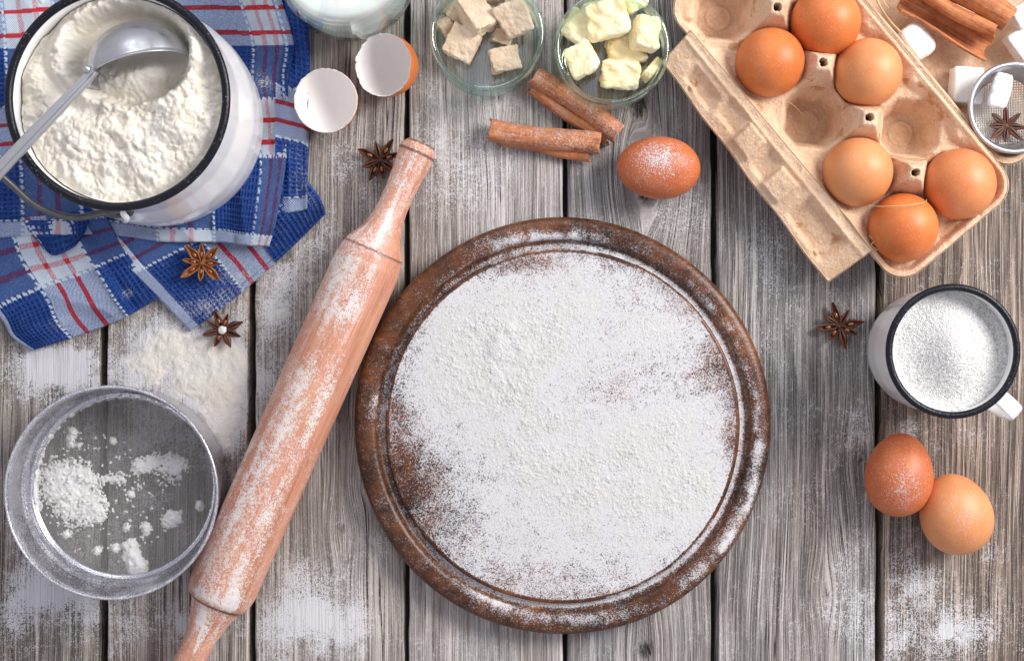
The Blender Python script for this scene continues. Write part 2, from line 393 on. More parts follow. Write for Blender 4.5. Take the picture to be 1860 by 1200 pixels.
def table_flour(px, py):
    d = blobs(px, py, TABLE_FLOUR)
    n = fbm(px / 70, py / 70, 91, 4) ; n2 = fbm(px / 22, py / 22, 95, 3)
    d = d * (.40 + .9 * n) + (n2 - .5) * .34 * sstep(.05, .4, d); d = d * (.74 + .26 * sstep(.8, 1.1, d))
    return np.maximum(d, 0) + .16 * sstep(.40, .62, n)
PL = [  # x0, x1 in photo px, tone, contrast, grain frequency, cracks
 (-420, -112, (.80, .76, .72), 1., 430, .5), (-107, 183, (.78, .73, .68), 1.20, 330, .75), (192, 453, (.90, .83, .77), .9, 420, .55), (461, 735, (.96, .92, .88), .78, 560, .30),
 (741, 1025, (1.14, 1.11, 1.11), .7, 420, .65), (1030, 1294, (.88, .87, .90), .8, 460, .5), (1302, 1593, (.86, .84, .84), 1.0, 370, .55), (1602, 1900, (.80, .66, .56), 1.25, 300, .55),
 (1906, 2250, (.8, .72, .66), 1., 400, .5)]
KN = [(1172, 352, 26), (1160, 190, 40), (905, 172, 16), (1172, 1182, 30), (668, 880, 14), (1565, 830, 18), (120, 900, 16), (1500, 1075, 14), (1760, 640, 16), (620, 960, 12), (800, 700, 20)]
def plank(k, x0, x1, tone, con, fq, ck):
    inside = x1 > -60 and x0 < 1900
    step = .0007 if inside else .0022
    xa, xb = (x0 - 930) * S, (x1 - 930) * S
    nx = int((xb - xa) / step); ny = 200 if inside else 90
    xs = np.linspace(xa, xb, nx); ys = np.concatenate([np.linspace(-.36, -.225, 16)[:-1], np.linspace(-.225, .225, ny), np.linspace(.225, .36, 16)[1:]])
    e = .0011 * (vnoise(ys * 60, ys * 0, 5 + k) - .5)
    X = xs[None, :] + np.interp(xs, [xa, xa + .01, xb - .01, xb], [1, 0, 0, 1])[None] * e[:, None]; Y = ys[:, None] + 0 * X
    px, py = topx(X, Y)
    g = X + .010 * (fbm(X * 9, Y * 4, 11 + k, 3) - .5) + .0018 * (fbm(X * 60, Y * 14, 31 + k, 3) - .5)
    kn = np.zeros_like(X)
    for (kx, ky, kr) in KN:
        if x0 < kx < x1:
            cx, cy, _ = P(kx, ky); r = kr * S; dx = X - cx; dy = Y - cy
            q = np.exp(-((dx / (r * 2.2)) ** 2 + (dy / (r * 5)) ** 2)); g = g - dx * q * .75
            kn = np.maximum(kn, np.exp(-((dx / (r * .5)) ** 2 + (dy / (r * .6)) ** 2)))
    g1 = fbm(g * fq, Y * 5 + 3 * k, 41 + k, 3, .55); g2 = fbm(g * fq * 2.7, Y * 11, 61 + k, 2)
    gr = np.clip(.5 + con * 1.75 * ((.65 * g1 + .35 * g2) - .5), 0, 1)
    gr = gr * (.8 + .4 * fbm(X * 25, Y * 6, 71 + k, 3)) - .35 * kn
    c = fbm(g * 120, Y * 2.2 + k, 81 + k, 2); msk = sstep(.62 - .25 * ck, .74 - .25 * ck, fbm(g * 70, Y * 4.5, 88 + k, 3))
    cr = (1 - sstep(.0, .022, np.abs(c - .5))) * msk
    c2 = fbm(g * 330, Y * 5 + k, 83 + k, 2); cr = np.maximum(cr, .75 * con * (1 - sstep(.0, .02, np.abs(c2 - .5))) * sstep(.48, .6, fbm(g * 90, Y * 7, 89 + k, 3)))
    crk = np.clip(kn * 1.3 * sstep(.40, .55, fbm(X * 700, Y * 400, 5)), 0, 1); cr = cr * .3 + crk
    ed = np.minimum(xs - xa, xb - xs)[None, :] + 0 * X
    Z = -.0007 * con * (1 - gr) - .0014 * cr - .0032 * (1 - sstep(0, .0022, ed)) ** 2 - .0004 + .0006 * (fbm(X * 12, Y * 5, 3 + k, 2) - .5)
    Z[:, 0] = Z[:, -1] = -.016; X[:, 0] += .0002; X[:, -1] -= .0002
    fl = table_flour(px, py) * (1 - .7 * (ed < .0012)); fl = fl if inside else fl * .3
    Z = np.where(Z > -.010, Z * (1 - .85 * sstep(.15, .7, fl)) + .00018 * sstep(.2, .6, fl) * (rng.random(Z.shape) - .3), Z)
    cz = .5 * (xa + xb)
    o = grid_mesh('plank', X - cz, Y, Z, T_WOOD, table, attrs={'grain': gr, 'crack': crk, 'flour': fl, 'con': 0 * X + con}, cols={'gco': np.stack([g + .37 * k, Y + .21 * k, 0 * X + k], -1), 'tone': np.broadcast_to(np.array(tone), X.shape + (3,))})
    o.location = (cz, 0, 0)
for k, a in enumerate(PL): plank(k, *a)
und = mk('gap_backing', [(-.49, -.36, -.016), (.49, -.36, -.016), (.49, .36, -.016), (-.49, .36, -.016), (-.49, -.36, -.03), (.49, -.36, -.03), (.49, .36, -.03), (-.49, .36, -.03)],
         [[0, 1, 2, 3], [7, 6, 5, 4], [0, 4, 5, 1], [1, 5, 6, 2], [2, 6, 7, 3], [3, 7, 4, 0]], T_DARK, table, smooth=False)  # dark slab added below so the plank gaps look shaded

# thick flour lying on the table
def flour_heap(name, x0, y0, x1, y1, dfn, label, thick=.0022, step=.00065, off=.78, z0=.0, cat='flour', mat=None, rough_=.45):
    xs = np.arange((x0 - 930) * S, (x1 - 930) * S, step); ys = np.arange(-(y1 - 600) * S, -(y0 - 600) * S, step)
    X, Y = np.meshgrid(xs, ys); X = X + (rng.random(X.shape) - .5) * step * .5; Y = Y + (rng.random(X.shape) - .5) * step * .5
    px, py = topx(X, Y, z0); d = dfn(px, py)
    t = d - off + .22 * (fbm(X * 300, Y * 300, 5, 3) - .5) + rough_ * (rng.random(X.shape) - .5) * sstep(off + .5, off - .1, d)
    z = thick * np.minimum(t, 1.0) + .0010 * (fbm(X * 260, Y * 260, 9, 3) - .5) * sstep(0, .3, t) + .0005 * (rng.random(X.shape) - .5) * sstep(0, .1, t)
    o = grid_mesh(name, X, Y, z0 + z - .0003, mat or T_FLOUR, None, mask=t > 0.0)
    return tag(o, label, cat, kind='stuff')
GAPS = [187.5, 457, 738, 1027.5, 1298, 1597.5]
def tf(px, py):
    d = table_flour(px, py)
    for g in GAPS: d = d * sstep(3, 12, np.abs(px - g))
    return d
flour_heap('flour_heap', 193, 560, 453, 900, tf, 'thick drift of creamy flour on the planks between sieve, towel and rolling pin', mat=T_FLOURS, off=.90, rough_=.25, thick=.0026)
0 and flour_heap('flour_patch', 20, 600, 183, 760, tf, 'patch of loose flour on the plank above the large sieve')
flour_heap('flour_streak', 461, 470, 560, 760, tf, 'streak of flour on the plank alongside the upper left of the rolling pin', mat=T_FLOURS, off=.80, rough_=.30, thick=.0016)
0 and flour_heap('flour_drift', 1602, 1030, 1800, 1200, tf, 'sprinkled flour on the brown plank below the two eggs')

# ================================================================ ROUND BOARD
BC = P(1022, 774, .018); BR = 376 * S * (1 - .012)
board = empty('cutting_board', (BC[0], BC[1], 0), 'round dark brown wooden board with a carved groove, dusted all over with flour', 'cutting board')
RIMF = [(980, 432, 110, 14, .8, -4), (1090, 445, 80, 12, .45, 8), (880, 470, 90, 12, .5, -28), (800, 530, 70, 10, .45, -45), (745, 610, 60, 10, .45, -62), (712, 680, 50, 12, .55, -75), (690, 735, 26, 18, .95, -60),
        (705, 800, 40, 8, .6, 85), (745, 930, 50, 12, .25, 65), (815, 1020, 70, 16, .85, 48), (900, 1085, 70, 18, .9, 28), (1010, 1120, 90, 14, .55, 5), (1130, 1112, 70, 16, .45, -12),
        (1270, 1040, 70, 18, .75, -45), (1335, 960, 60, 16, .95, -60), (1372, 860, 70, 12, .95, -80), (1375, 760, 60, 9, .6, 90), (1350, 660, 60, 10, .5, 70), (1300, 570, 70, 12, .5, 52), (1220, 500, 60, 12, .35, 38), (1350, 600, 30, 14, .25)]
def inner_flour(px, py, r):
    d = .71 + blobs(px, py, FB) - .05 * sstep(.94 * .838 * BR, .838 * BR, r)
    return d + .25 * (fbm(px / 50, py / 50, 15, 4) - .5) + .16 * (fbm(px / 14, py / 14, 16, 3) - .5)
FB = [(732, 860, 50, 100, -.52, -8), (800, 955, 50, 45, -.16), (790, 880, 60, 80, -.10), (1310, 650, 34, 60, -.30), (1335, 700, 25, 90, -.22), (955, 480, 70, 18, -.35, -5), (1190, 500, 70, 20, -.28, 25), (760, 640, 22, 60, -.15, 20),
      (900, 1045, 110, 20, -.10, 22), (1090, 1084, 150, 14, -.14), (1262, 985, 80, 20, -.08, -48), (1100, 735, 60, 50, -.06), (1250, 560, 60, 40, -.15), (720, 740, 20, 40, -.30),
      (940, 600, 150, 90, .38, -15), (880, 700, 110, 80, .30), (1160, 880, 190, 120, .36), (980, 830, 90, 90, .26), (1200, 610, 70, 50, .16), (1230, 760, 60, 40, .18), (1330, 800, 16, 60, -.30)]
def board_flour(X, Y, Z):
    px, py = topx(X + BC[0], Y + BC[1], Z); r = np.hypot(X, Y)
    n = fbm(px / 18, py / 18, 7, 3)
    d = blobs(px, py, RIMF) * (.15 + 1.05 * n) + .08 * sstep(.45, .7, fbm(px / 30, py / 30, 3, 3))
    q = r / BR
    a = np.arctan2(Y, X)
    gv = (q > .8525) & (q < .895)
    gd = .70 + .35 * (fbm(px / 14, py / 14, 8, 3) - .5) - .55 * np.exp(-((np.degrees(a) + 160) / 22) ** 2) - .40 * np.exp(-((np.degrees(a) - 140) / 40) ** 2)
    d = np.where(gv, gd * (1 - .75 * sstep(.874, .880, q)), d)
    d = d * (1 - .8 * sstep(.965, 1.0, q)) 
    d = np.where(q < .8525, 0, d); d = np.where(q < .8365, inner_flour(px, py, r), d)
    return {'flour': np.where(Z < .008, d * .2, d)}
bp = [(.0, .001), (.94, .001), (.965, .003), (.985, .007), (.998, .011), (1.0, .0135), (.995, .0160), (.982, .0178), (.962, .0188), (.94, .0191), (.915, .0186), (.900, .0178), (.895, .0166), (.888, .0150), (.880, .0140), (.868, .0136), (.856, .0137), (.851, .0142), (.8485, .0169), (.844, .0172), (.8, .0172), (.4, .0172), (.0, .0172)]
bp2 = dens([(r * BR, z) for r, z in bp[:19]], .0012) + [(.842 * BR * (1 - k / 120), .0172) for k in range(1, 121)]
def warp_board(X, Y, Z):
    a = np.arctan2(Y, X); k = 1 + .004 * np.cos(2 * a + .5) + .002 * np.sin(5 * a)
    return X * k, Y * k * 1.008, Z + .0004 * (fbm(X * 60, Y * 60, 4, 3) - .5) * (Z > .01)
lathe('board_body', bp2, 900, T_BOARD, board, warp_board, board_flour)
def board_top():
    step = .00046; Rr = .836 * BR
    xs = np.arange(-Rr, Rr, step); X, Y = np.meshgrid(xs, xs); X = X + (rng.random(X.shape) - .5) * step * .6; Y = Y + (rng.random(X.shape) - .5) * step * .6
    k = .0172; r = np.hypot(X, Y / 1.008)
    px, py = topx(X + BC[0], Y + BC[1], k)
    d = inner_flour(px, py, r)
    fine = rng.random(X.shape)
    med = fbm(X * 700, Y * 700, 17, 2)
    t = d - .82 + .25 * (med - .5) + .22 * (fine - .5)
    streak = fbm(X * 420 + Y * 150, Y * 420 - X * 150, 19, 2)
    z = .0005 * np.minimum(t, .6) * 2 + sstep(.0, .5, t) * (.0010 * (streak - .4) + .0012 * (fbm(X * 110, Y * 110, 21, 3) - .3)) + .00012 * (fine - .5)
    for (cx, cy, rr, h) in [(905, 612, 12, .0016), (925, 600, 10, .0015), (898, 632, 14, .0014), (950, 640, 16, .0010), (1010, 700, 14, -.0010)]:
        z += h * np.exp(-(((px - cx) / rr) ** 2 + ((py - cy) / rr) ** 2))
    o = grid_mesh('flour_layer', X + BC[0], Y + BC[1], k + z - .00008, T_FLOURB, None, mask=(t > 0) & (r < Rr - .0004 - .0006 * vnoise(X * 300, Y * 300, 2)))
    tag(o, 'even layer of white flour sprinkled over the round board', 'flour', kind='stuff')
board_top()

# ================================================================ ROLLING PIN
def rolling_pin():
    a = np.array(P(765, 262, .021)); b = np.array(P(394, 1092, .022)); d = b - a; L = np.linalg.norm(d); u = d / L
    px = S * .978
    root = empty('rolling_pin', (a[0], a[1], 0), 'pinkish beech rolling pin with burnt rings on its handles, dusted with flour', 'rolling pin')
    # profile along the axis in px from the top end
    pts = [(-2, 0.), (-2, 19), (-1, 25), (6, 30), (12, 33.5), (18, 34), (30, 33), (60, 30.), (95, 27.5), (125, 27.5), (155, 31), (178, 38), (194, 47), (206, 54), (212, 56.5), (216, 57), (240, 61.5), (260, 62)]
    Lp = L / px
    pts += [(Lp * .5, 62), (Lp - 30, 62), (Lp - 12, 59), (Lp - 2, 54), (Lp + 1, 49), (Lp + 10, 44), (Lp + 35, 36), (Lp + 70, 29), (Lp + 110, 27.5), (Lp + 150, 30), (Lp + 190, 33.5), (Lp + 202, 33), (Lp + 212, 25), (Lp + 214, 0)]
    pr = dens(pts, 2.2); pr = np.array(pr) * px
    M3 = Matrix(((u[1], 0, -u[0], 0), (-u[0], 0, -u[1], 0), (0, 1, 0, 0), (0, 0, 0, 1)))
    zax = Vector(u); yax = Vector((0, 0, 1)); xax = yax.cross(zax).normalized(); yax = zax.cross(xax).normalized()
    rot = Matrix((xax, yax, zax)).transposed().to_4x4()
    n = 300; t = np.linspace(0, 2 * math.pi, n, endpoint=False)
    Rr = np.maximum(pr[:, 1], 1e-6)[:, None]; ax = pr[:, 0][:, None] + 0 * t[None]
    xx = Rr * np.cos(t)[None]; yy = Rr * np.sin(t)[None]
    A = pr[:, 0][:, None] / px + 0 * t[None]; side = np.cos(t)[None] + 0 * A; up = np.sin(t)[None] + 0 * A
    burn = np.zeros_like(A)
    for (c, wd) in ((0, 2.0), (19, 2.2), (213, 1.8), (Lp + 1, 2.2), (Lp + 190, 2.)): burn = np.maximum(burn, np.exp(-((A - c) / wd) ** 2))
    s = side * 62
    st = fbm(A / 60, s / 9, 3, 3); sp = fbm(A / 16, s / 8, 8, 3)
    f = .33 + .55 * (st - .5) + .45 * (sp - .5)
    bl = blobs(A, s, [(170, 6, 40, 9, .75), (150, 12, 20, 8, .4), (300, 0, 50, 40, .25), (330, 18, 60, 10, .35), (440, -15, 200, 16, .18), (620, -10, 160, 14, .25), (560, 32, 260, 9, .25), (750, -30, 200, 8, .25), (800, 20, 90, 10, .2), (Lp - 22, 30, 20, 12, .9), (Lp - 12, -15, 16, 40, .4), (Lp + 30, -14, 24, 9, 1.0), (Lp + 70, 6, 40, 16, .5), (60, 2, 70, 12, .25), (260, -40, 60, 20, .35)])
    bl -= blobs(A, s, [(290, 45, 120, 16, .5), (370, 30, 60, 12, .3), (430, 50, 260, 10, .4), (Lp + 120, 0, 60, 50, .4), (Lp - 3, 0, 4, 60, .5), (395, -10, 30, 30, .3), (228, 0, 7, 60, .25)])
    f = (f + bl) * sstep(-.25, .35, up) * (1 - .8 * burn)
    f = np.clip(f, 0, .93)
    V = np.stack([xx, yy, ax], -1).reshape(-1, 3)
    o = mk('pin_body', V, gridfaces(len(pr), n, True)[:, ::-1], T_PIN, root, True, {'flour': f, 'burn': burn})
    # parts: the roller and two handles are one turned piece in the photograph
    o.matrix_basis = Matrix.Translation((0, 0, .0225)) @ rot
    return root
rolling_pin()

# ================================================================ FLOUR SIEVE
def ring_xy(r, n): 
    t = np.linspace(0, 2 * math.pi, n, endpoint=False); return r * np.cos(t), r * np.sin(t)
def wires(name, r, pitch, wr, ang, z, mat, parent, sag=0.):
    V = []; F = []; k = 0
    for (a, dz) in ((ang, 0), (ang + math.pi / 2, wr * .9)):
        ca, sa = math.cos(a), math.sin(a); m = int(r / pitch)
        for i in range(-m, m + 1):
            q = i * pitch; h = math.sqrt(max(r * r - q * q, 0))
            if h < pitch: continue
            ns = 9 if sag else 2
            for j in range(ns):
                tt = -h + 2 * h * j / (ns - 1)
                zz = z + dz - sag * (1 - (q * q + tt * tt) / r / r)
                for (o1, o2) in ((-wr, 0), (0, wr * .8), (wr, 0), (0, -wr * .8)):
                    V.append((ca * tt - sa * (q + o1), sa * tt + ca * (q + o1), zz + o2))
                if j:
                    b = k + (j - 1) * 4
                    for s in range(4): F.append((b + s, b + (s + 1) % 4, b + 4 + (s + 1) % 4, b + 4 + s))
            k += ns * 4
    o = mk(name, V, np.array(F, int), mat, parent); o['kind'] = 'stuff'
    return o
def sieve():
    top = P(203, 894, .062); r1 = 195 * S * .938; bot = P(248, 876, 0)
    root = empty('flour_sieve', (top[0], top[1], 0), 'large round metal flour sieve standing on the planks left of the rolling pin', 'sieve')
    r0 = 168 * S; rm = 166 * S * .968
    pr = [(r0 - .0006, .0004), (r0, .0), (r0 + .0002, .004), (rm + .0030, .026), (rm + .0036, .031), (r1 - .0022, .0600), (r1 - .0004, .0618), (r1, .063), (r1 - .0005, .0642), (r1 - .0014, .0644), (r1 - .0020, .0632),
          (r1 - .0030, .0600), (rm + .0036, .0420), (rm + .0016, .0405), (rm + .0012, .0320), (rm + .0002, .0312), (rm - .0016, .0310), (rm - .0018, .0295), (rm + .0014, .0285), (rm + .0020, .026), (r0 - .0008, .004), (r0 - .0006, .0004)]
    def at(X, Y, Z):
        n = fbm(X * 120 + 5, Y * 120 + Z * 90, 3, 3); a = np.degrees(np.arctan2(Y, X))
        f = .10 + .30 * (n - .5) + .14 * np.exp(-((a + 115) / 70) ** 2) + .35 * sstep(.059, .064, Z) * n + .2 * np.exp(-((a - 120) / 50) ** 2)
        return {'flour': np.clip(f, 0, .85)}
    b_ = P(246, 876, 0); m_ = P(225.5, 882, .031)
    def fn(X, Y, Z):      # the drum leans a little: its foot is not quite under its rim
        k = np.clip(Z / .031, 0, 1); k2 = np.clip((Z - .031) / .031, 0, 1)
        ox = (b_[0] - top[0]) * (1 - k) + (m_[0] - top[0]) * k * (1 - k2); oy = (b_[1] - top[1]) * (1 - k) + (m_[1] - top[1]) * k * (1 - k2)
        return X + ox, Y + oy, Z
    lathe('sieve_wall', dens(pr, .0016), 320, T_STEEL, root, fn, at)
    wm = wires('sieve_mesh', rm - .0008, .00090, .000060, R(24), .0305, T_MESHWIRE, root, sag=.0010); c_ = P(225.5, 882, .031); wm.location = (c_[0] - top[0], c_[1] - top[1], 0)
    # flour left on the mesh
    def df(px, py):
        d = blobs(px, py, [(118, 885, 44, 46, .58), (140, 925, 42, 40, .46), (178, 920, 22, 30, .62), (100, 860, 40, 40, .3), (150, 860, 30, 26, .35), (312, 942, 20, 16, 1.15, -30), (240, 1005, 15, 28, 1.25, -15), (250, 1030, 18, 16, .8), (228, 957, 7, 7, 1.1), (265, 960, 10, 12, 1.0), (362, 918, 7, 9, 1.05),
            (238, 897, 7, 7, 1.), (205, 800, 7, 7, 1.), (132, 785, 9, 9, .9), (128, 802, 8, 9, .9), (145, 808, 6, 6, .9), (272, 838, 36, 18, .55, -15), (320, 845, 26, 20, .6), (250, 850, 10, 12, .6), (300, 870, 40, 30, .25), (176, 1000, 9, 7, .9), (120, 970, 7, 7, .8), (208, 995, 6, 8, .9), (190, 870, 20, 8, .35), (160, 1010, 80, 30, .12),
            (215, 868, 22, 12, .5)])
        sp = fbm(px / 5, py / 5, 77, 2); big = blobs(px, py, [(160, 860, 120, 100, .35), (260, 850, 100, 40, .3), (240, 960, 100, 60, .25)])
        d = d * (.55 + .9 * fbm(px / 9, py / 9, 70, 3)) + (sp > .80) * big * 1.9
        rr = np.hypot(px - 226, py - 882)
        arc = np.exp(-((rr - 163) / 5.) ** 2) * sstep(-20, -60, (py - 882) * .8 + (px - 226) * .5)
        d = (d + arc * 1.1 * fbm(px / 10, py / 10, 4, 3) * 1.5) * (rr < 167)
        return d
    flour_heap('sieve_flour', 56, 712, 396, 1052, df, 'clumps and specks of flour left on the mesh of the large sieve', thick=.0028, step=.0006, off=.5, z0=.0302, mat=T_FLOUR)
sieve()

# ================================================================ ENAMEL POT, its flour, and the scoop
def pot():
    cx, cy, _ = P(213, 178, .130); rr = 206 * S * .870
    root = empty('enamel_pot', (cx, cy, .004), 'big white enamel pot with black rim and wire bail, full of flour', 'pot')
    ro = rr - .0022
    pr = [(0, .0), (ro - .006, .0), (ro - .001, .002), (ro + .0015, .008), (ro + .0035, .020), (ro + .0045, .040), (ro + .0042, .060), (ro + .002, .078), (ro + .0005, .090), (ro - .0003, .118), (ro + .0002, .124), (ro - .0022, .1245), (ro - .0030, .118), (ro - .0026, .085), (ro - .002, .04), (ro - .006, .004), (0, .003)]
    lathe('pot_body', dens(pr, .004), 200, T_ENAMEL, root)
    t = np.linspace(0, 2 * math.pi, 14, endpoint=False)
    n = 240; T = np.linspace(0, 2 * math.pi, n, endpoint=False)
    rim = [((rr - .0026 + (.0025) * math.cos(a)), .1255 + .0024 * math.sin(a)) for a in t]; rim.append(rim[0])
    lathe('black_rim', rim, n, T_BLACK, root)
    # bail
    base = np.array((cx, cy, .004))
    bail = [P(-60, 270, .128), P(-20, 300, .126), P(20, 335, .122), P(60, 370, .118), P(100, 388, .114), P(140, 395, .111), (P(180, 388, .109)), P(220, 382, .106)]
    tube('bail_wire', np.array(bail) - base, .0021, T_WIRE, root, 10, 60)
    e = [P(196, 388, .1115), P(215, 383, .1095), P(232, 380, .108), P(238, 386, .105), P(228, 391, .103), P(200, 391, .1065)]
    tube('bail_hook', np.array(e) - base, .0017, T_WIRE, root, 8, 40)
    l = [P(222, 374, .104), P(224, 388, .110), P(230, 396, .108), P(228, 400, .100), P(222, 394, .092)]
    tube('bail_ear', np.array(l) - base, .0019, T_ENAMEL, root, 10, 30)
    l = [(-.038, .062, .104), (-.05, .072, .112), (-.056, .07, .108), (-.05, .06, .10)]
    tube('bail_ear', l, .0019, T_ENAMEL, root, 10, 24)
    # flour surface
    Rf = rr - .0058; step = .00062; zf = .1150
    xs = np.arange(-Rf - step, Rf + step, step); X, Y = np.meshgrid(xs, xs)
    q = np.hypot(X, Y); px, py = topx(X + cx, Y + cy, zf + .004)
    z = np.zeros_like(X)
    z += blobs(px, py, [(250, 260, 130, 60, .0055, -20), (335, 215, 50, 60, .004, 30), (355, 100, 26, 70, .006, 10), (330, 30, 40, 30, .004), (140, 250, 50, 40, .003), (85, 130, 30, 100, .004, 8), (150, 15, 80, 20, .004, -10)])
    e = np.hypot((px - 236) / 114, (py - 100) / 90) + .10 * (fbm(px / 22, py / 22, 31, 3) - .5) * sstep(60, 150, py) + .05 * (fbm(px / 9, py / 9, 33, 2) - .5)
    z -= .0135 * sstep(1.06, .84, e) - .0035 * np.exp(-((e - 1.10) / .10) ** 2)
    z -= .004 * np.exp(-((np.hypot((px - 236) / 114, (py - 100) / 90) - 1.38) / .10) ** 2) * sstep(200, 100, px)
    z += blobs(px, py, [(262, 128, 58, 24, .0115, -10), (215, 150, 40, 20, .004)])
    z -= .0025 * sstep(Rf - .006, Rf, q)
    up_ = sstep(135, 95, py - .25 * (px - 236)) 
    smooth = sstep(1.04, .94, e) * up_
    smooth = np.clip(smooth + .8 * np.exp(-((np.hypot((px - 236) / 114, (py - 100) / 90) - 1.34) / .09) ** 2) * sstep(190, 110, px), 0, 1)
    creamy = sstep(1.0, .85, e) * (1 - up_)
    L = np.zeros_like(X)
    ni, nj = X.shape
    for k in range(9000):
        r = .0005 + .0024 * rng.random() ** 5.0; i0 = rng.random() * ni; j0 = rng.random() * nj
        rc = r / step * (1 + .0); a, b = max(int(i0 - rc) - 1, 0), int(i0 + rc) + 2; c, d_ = max(int(j0 - rc) - 1, 0), int(j0 + rc) + 2
        I, J = np.mgrid[a:min(b, ni), c:min(d_, nj)]
        if I.size == 0: continue
        e2 = 1 - ((I - i0) ** 2 + ((J - j0) * (.8 + .4 * rng.random())) ** 2) / rc ** 2
        L[a:min(b, ni), c:min(d_, nj)] = np.maximum(L[a:min(b, ni), c:min(d_, nj)], r * 1.0 * np.sqrt(np.maximum(e2, 0)) + (e2 > 0) * .0004 * rng.random())
    amp = np.clip(1.0 - smooth * 1.0 - creamy * .62, 0.02, 1)
    nz = fbm(X * 70, Y * 70, 3, 5, .6)
    z += (amp + .5 * creamy) * (L * .34 + .0100 * (nz - .5) + .0018 * (fbm(X * 210, Y * 210, 13, 4, .62) - .5)) + .0012 * (fbm(X * 30, Y * 30, 6, 3) - .5)
    z -= (amp * .0010 + creamy * .0007) * (1 - sstep(0, .03, np.abs(fbm(X * 55, Y * 55, 61, 3) - .5)))
    ok = q < Rf
    k = np.where(q > Rf, Rf / np.maximum(q, 1e-9), 1)
    o = grid_mesh('pot_flour', X * k + cx, Y * k + cy, z + zf + .004, T_FLOURY, None, mask=ok)
    tag(o, 'heaped cream white flour filling the enamel pot, scooped hollow in the middle', 'flour', kind='stuff')
pot()

def scoop():
    hx, hy, hz = P(160, 138, .142)
    root = empty('flour_scoop', (hx, hy, hz), 'round aluminium scoop with a long channelled handle, dug into the flour in the pot', 'scoop')
    c = np.array(P(254, 128, .1185)); r = .0300
    # bowl: half a sphere, mouth towards the lower edge of the picture
    mouth = Vector((.27, -1, .13)).normalized(); ax = mouth
    n = 96; prof = []
    for k in range(26): a = math.pi / 2 * k / 25; prof.append((r * math.sin(a), -r * math.cos(a)))
    prof += [(r + .0006, .0004), (r + .0006, .0010), (r - .0006, .0010), (r - .0009, 0)]
    for k in range(24, -1, -1): a = math.pi / 2 * k / 25; prof.append(((r - .0010) * math.sin(a), -(r - .0010) * math.cos(a)))
    o = lathe('scoop_bowl', prof, n, T_ALU, root, lambda X, Y, Z: (X, Y, Z * .92))
    o.rotation_euler = ax.to_track_quat('Z', 'X').to_euler(); o.location = tuple(c - np.array((hx, hy, hz)))
    # handle: a U-channel
    a = np.array(P(172, 128, .140)); b = np.array(P(-60, 372, .150)); d = b - a; L = np.linalg.norm(d); d /= L
    s = np.cross(d, [0, 0, 1]); s /= np.linalg.norm(s); up = np.cross(s, d); up *= np.sign(up[2])
    sec = [(-.0032, -.0028), (-.0036, 0.0002), (-.0030, .0012), (-.0014, .0010), (-.0006, .0003), (.0006, .0003), (.0014, .0010), (.0030, .0012), (.0036, .0002), (.0032, -.0028), (.0026, -.0028), (.0028, -.0004), (-.0028, -.0004), (-.0026, -.0028)]
    V = []; m = 16
    for k in range(m):
        t = k / (m - 1); wd = np.interp(t, [0, .08, .25, 1], [.65, .85, .95, 1.25]); p = a + d * L * t + up * (.0012 * math.sin(t * 3))
        for (x, y) in sec: V.append(p + s * x * wd + up * y - np.array((hx, hy, hz)))
    F = gridfaces(m, len(sec), True).tolist() + [list(range(len(sec))), [(m - 1) * len(sec) + i for i in range(len(sec))][::-1]]
    h = mk('scoop_handle', V, F, T_ALU, root, False)
    bv = h.modifiers.new('b', 'BEVEL'); bv.width = .0004; bv.segments = 2
    # hinge bracket with its rivet
    q = [P(160, 116, .141), P(170, 118, .141), P(171, 135, .140), P(162, 158, .140), P(150, 156, .141), P(150, 132, .142)]
    Vb = [np.array(v) - np.array((hx, hy, hz)) for v in q] + [np.array(v) - np.array((hx, hy, hz + .0028)) for v in q]
    Fb = [list(range(6))[::-1], list(range(6, 12))] + [[i, (i + 1) % 6, (i + 1) % 6 + 6, i + 6] for i in range(6)]
    br = mk('hinge_bracket', Vb, Fb, T_ALU, root, False); bv = br.modifiers.new('b', 'BEVEL'); bv.width = .0006; bv.segments = 2
    rv = lathe('rivet', [(0, -.001), (.0020, -.001), (.0020, .0006), (.0014, .0014), (0, .0016)], 20, T_ALU, root); rv.location = tuple(np.array(P(158, 126, .1435)) - np.array((hx, hy, hz)))
scoop()

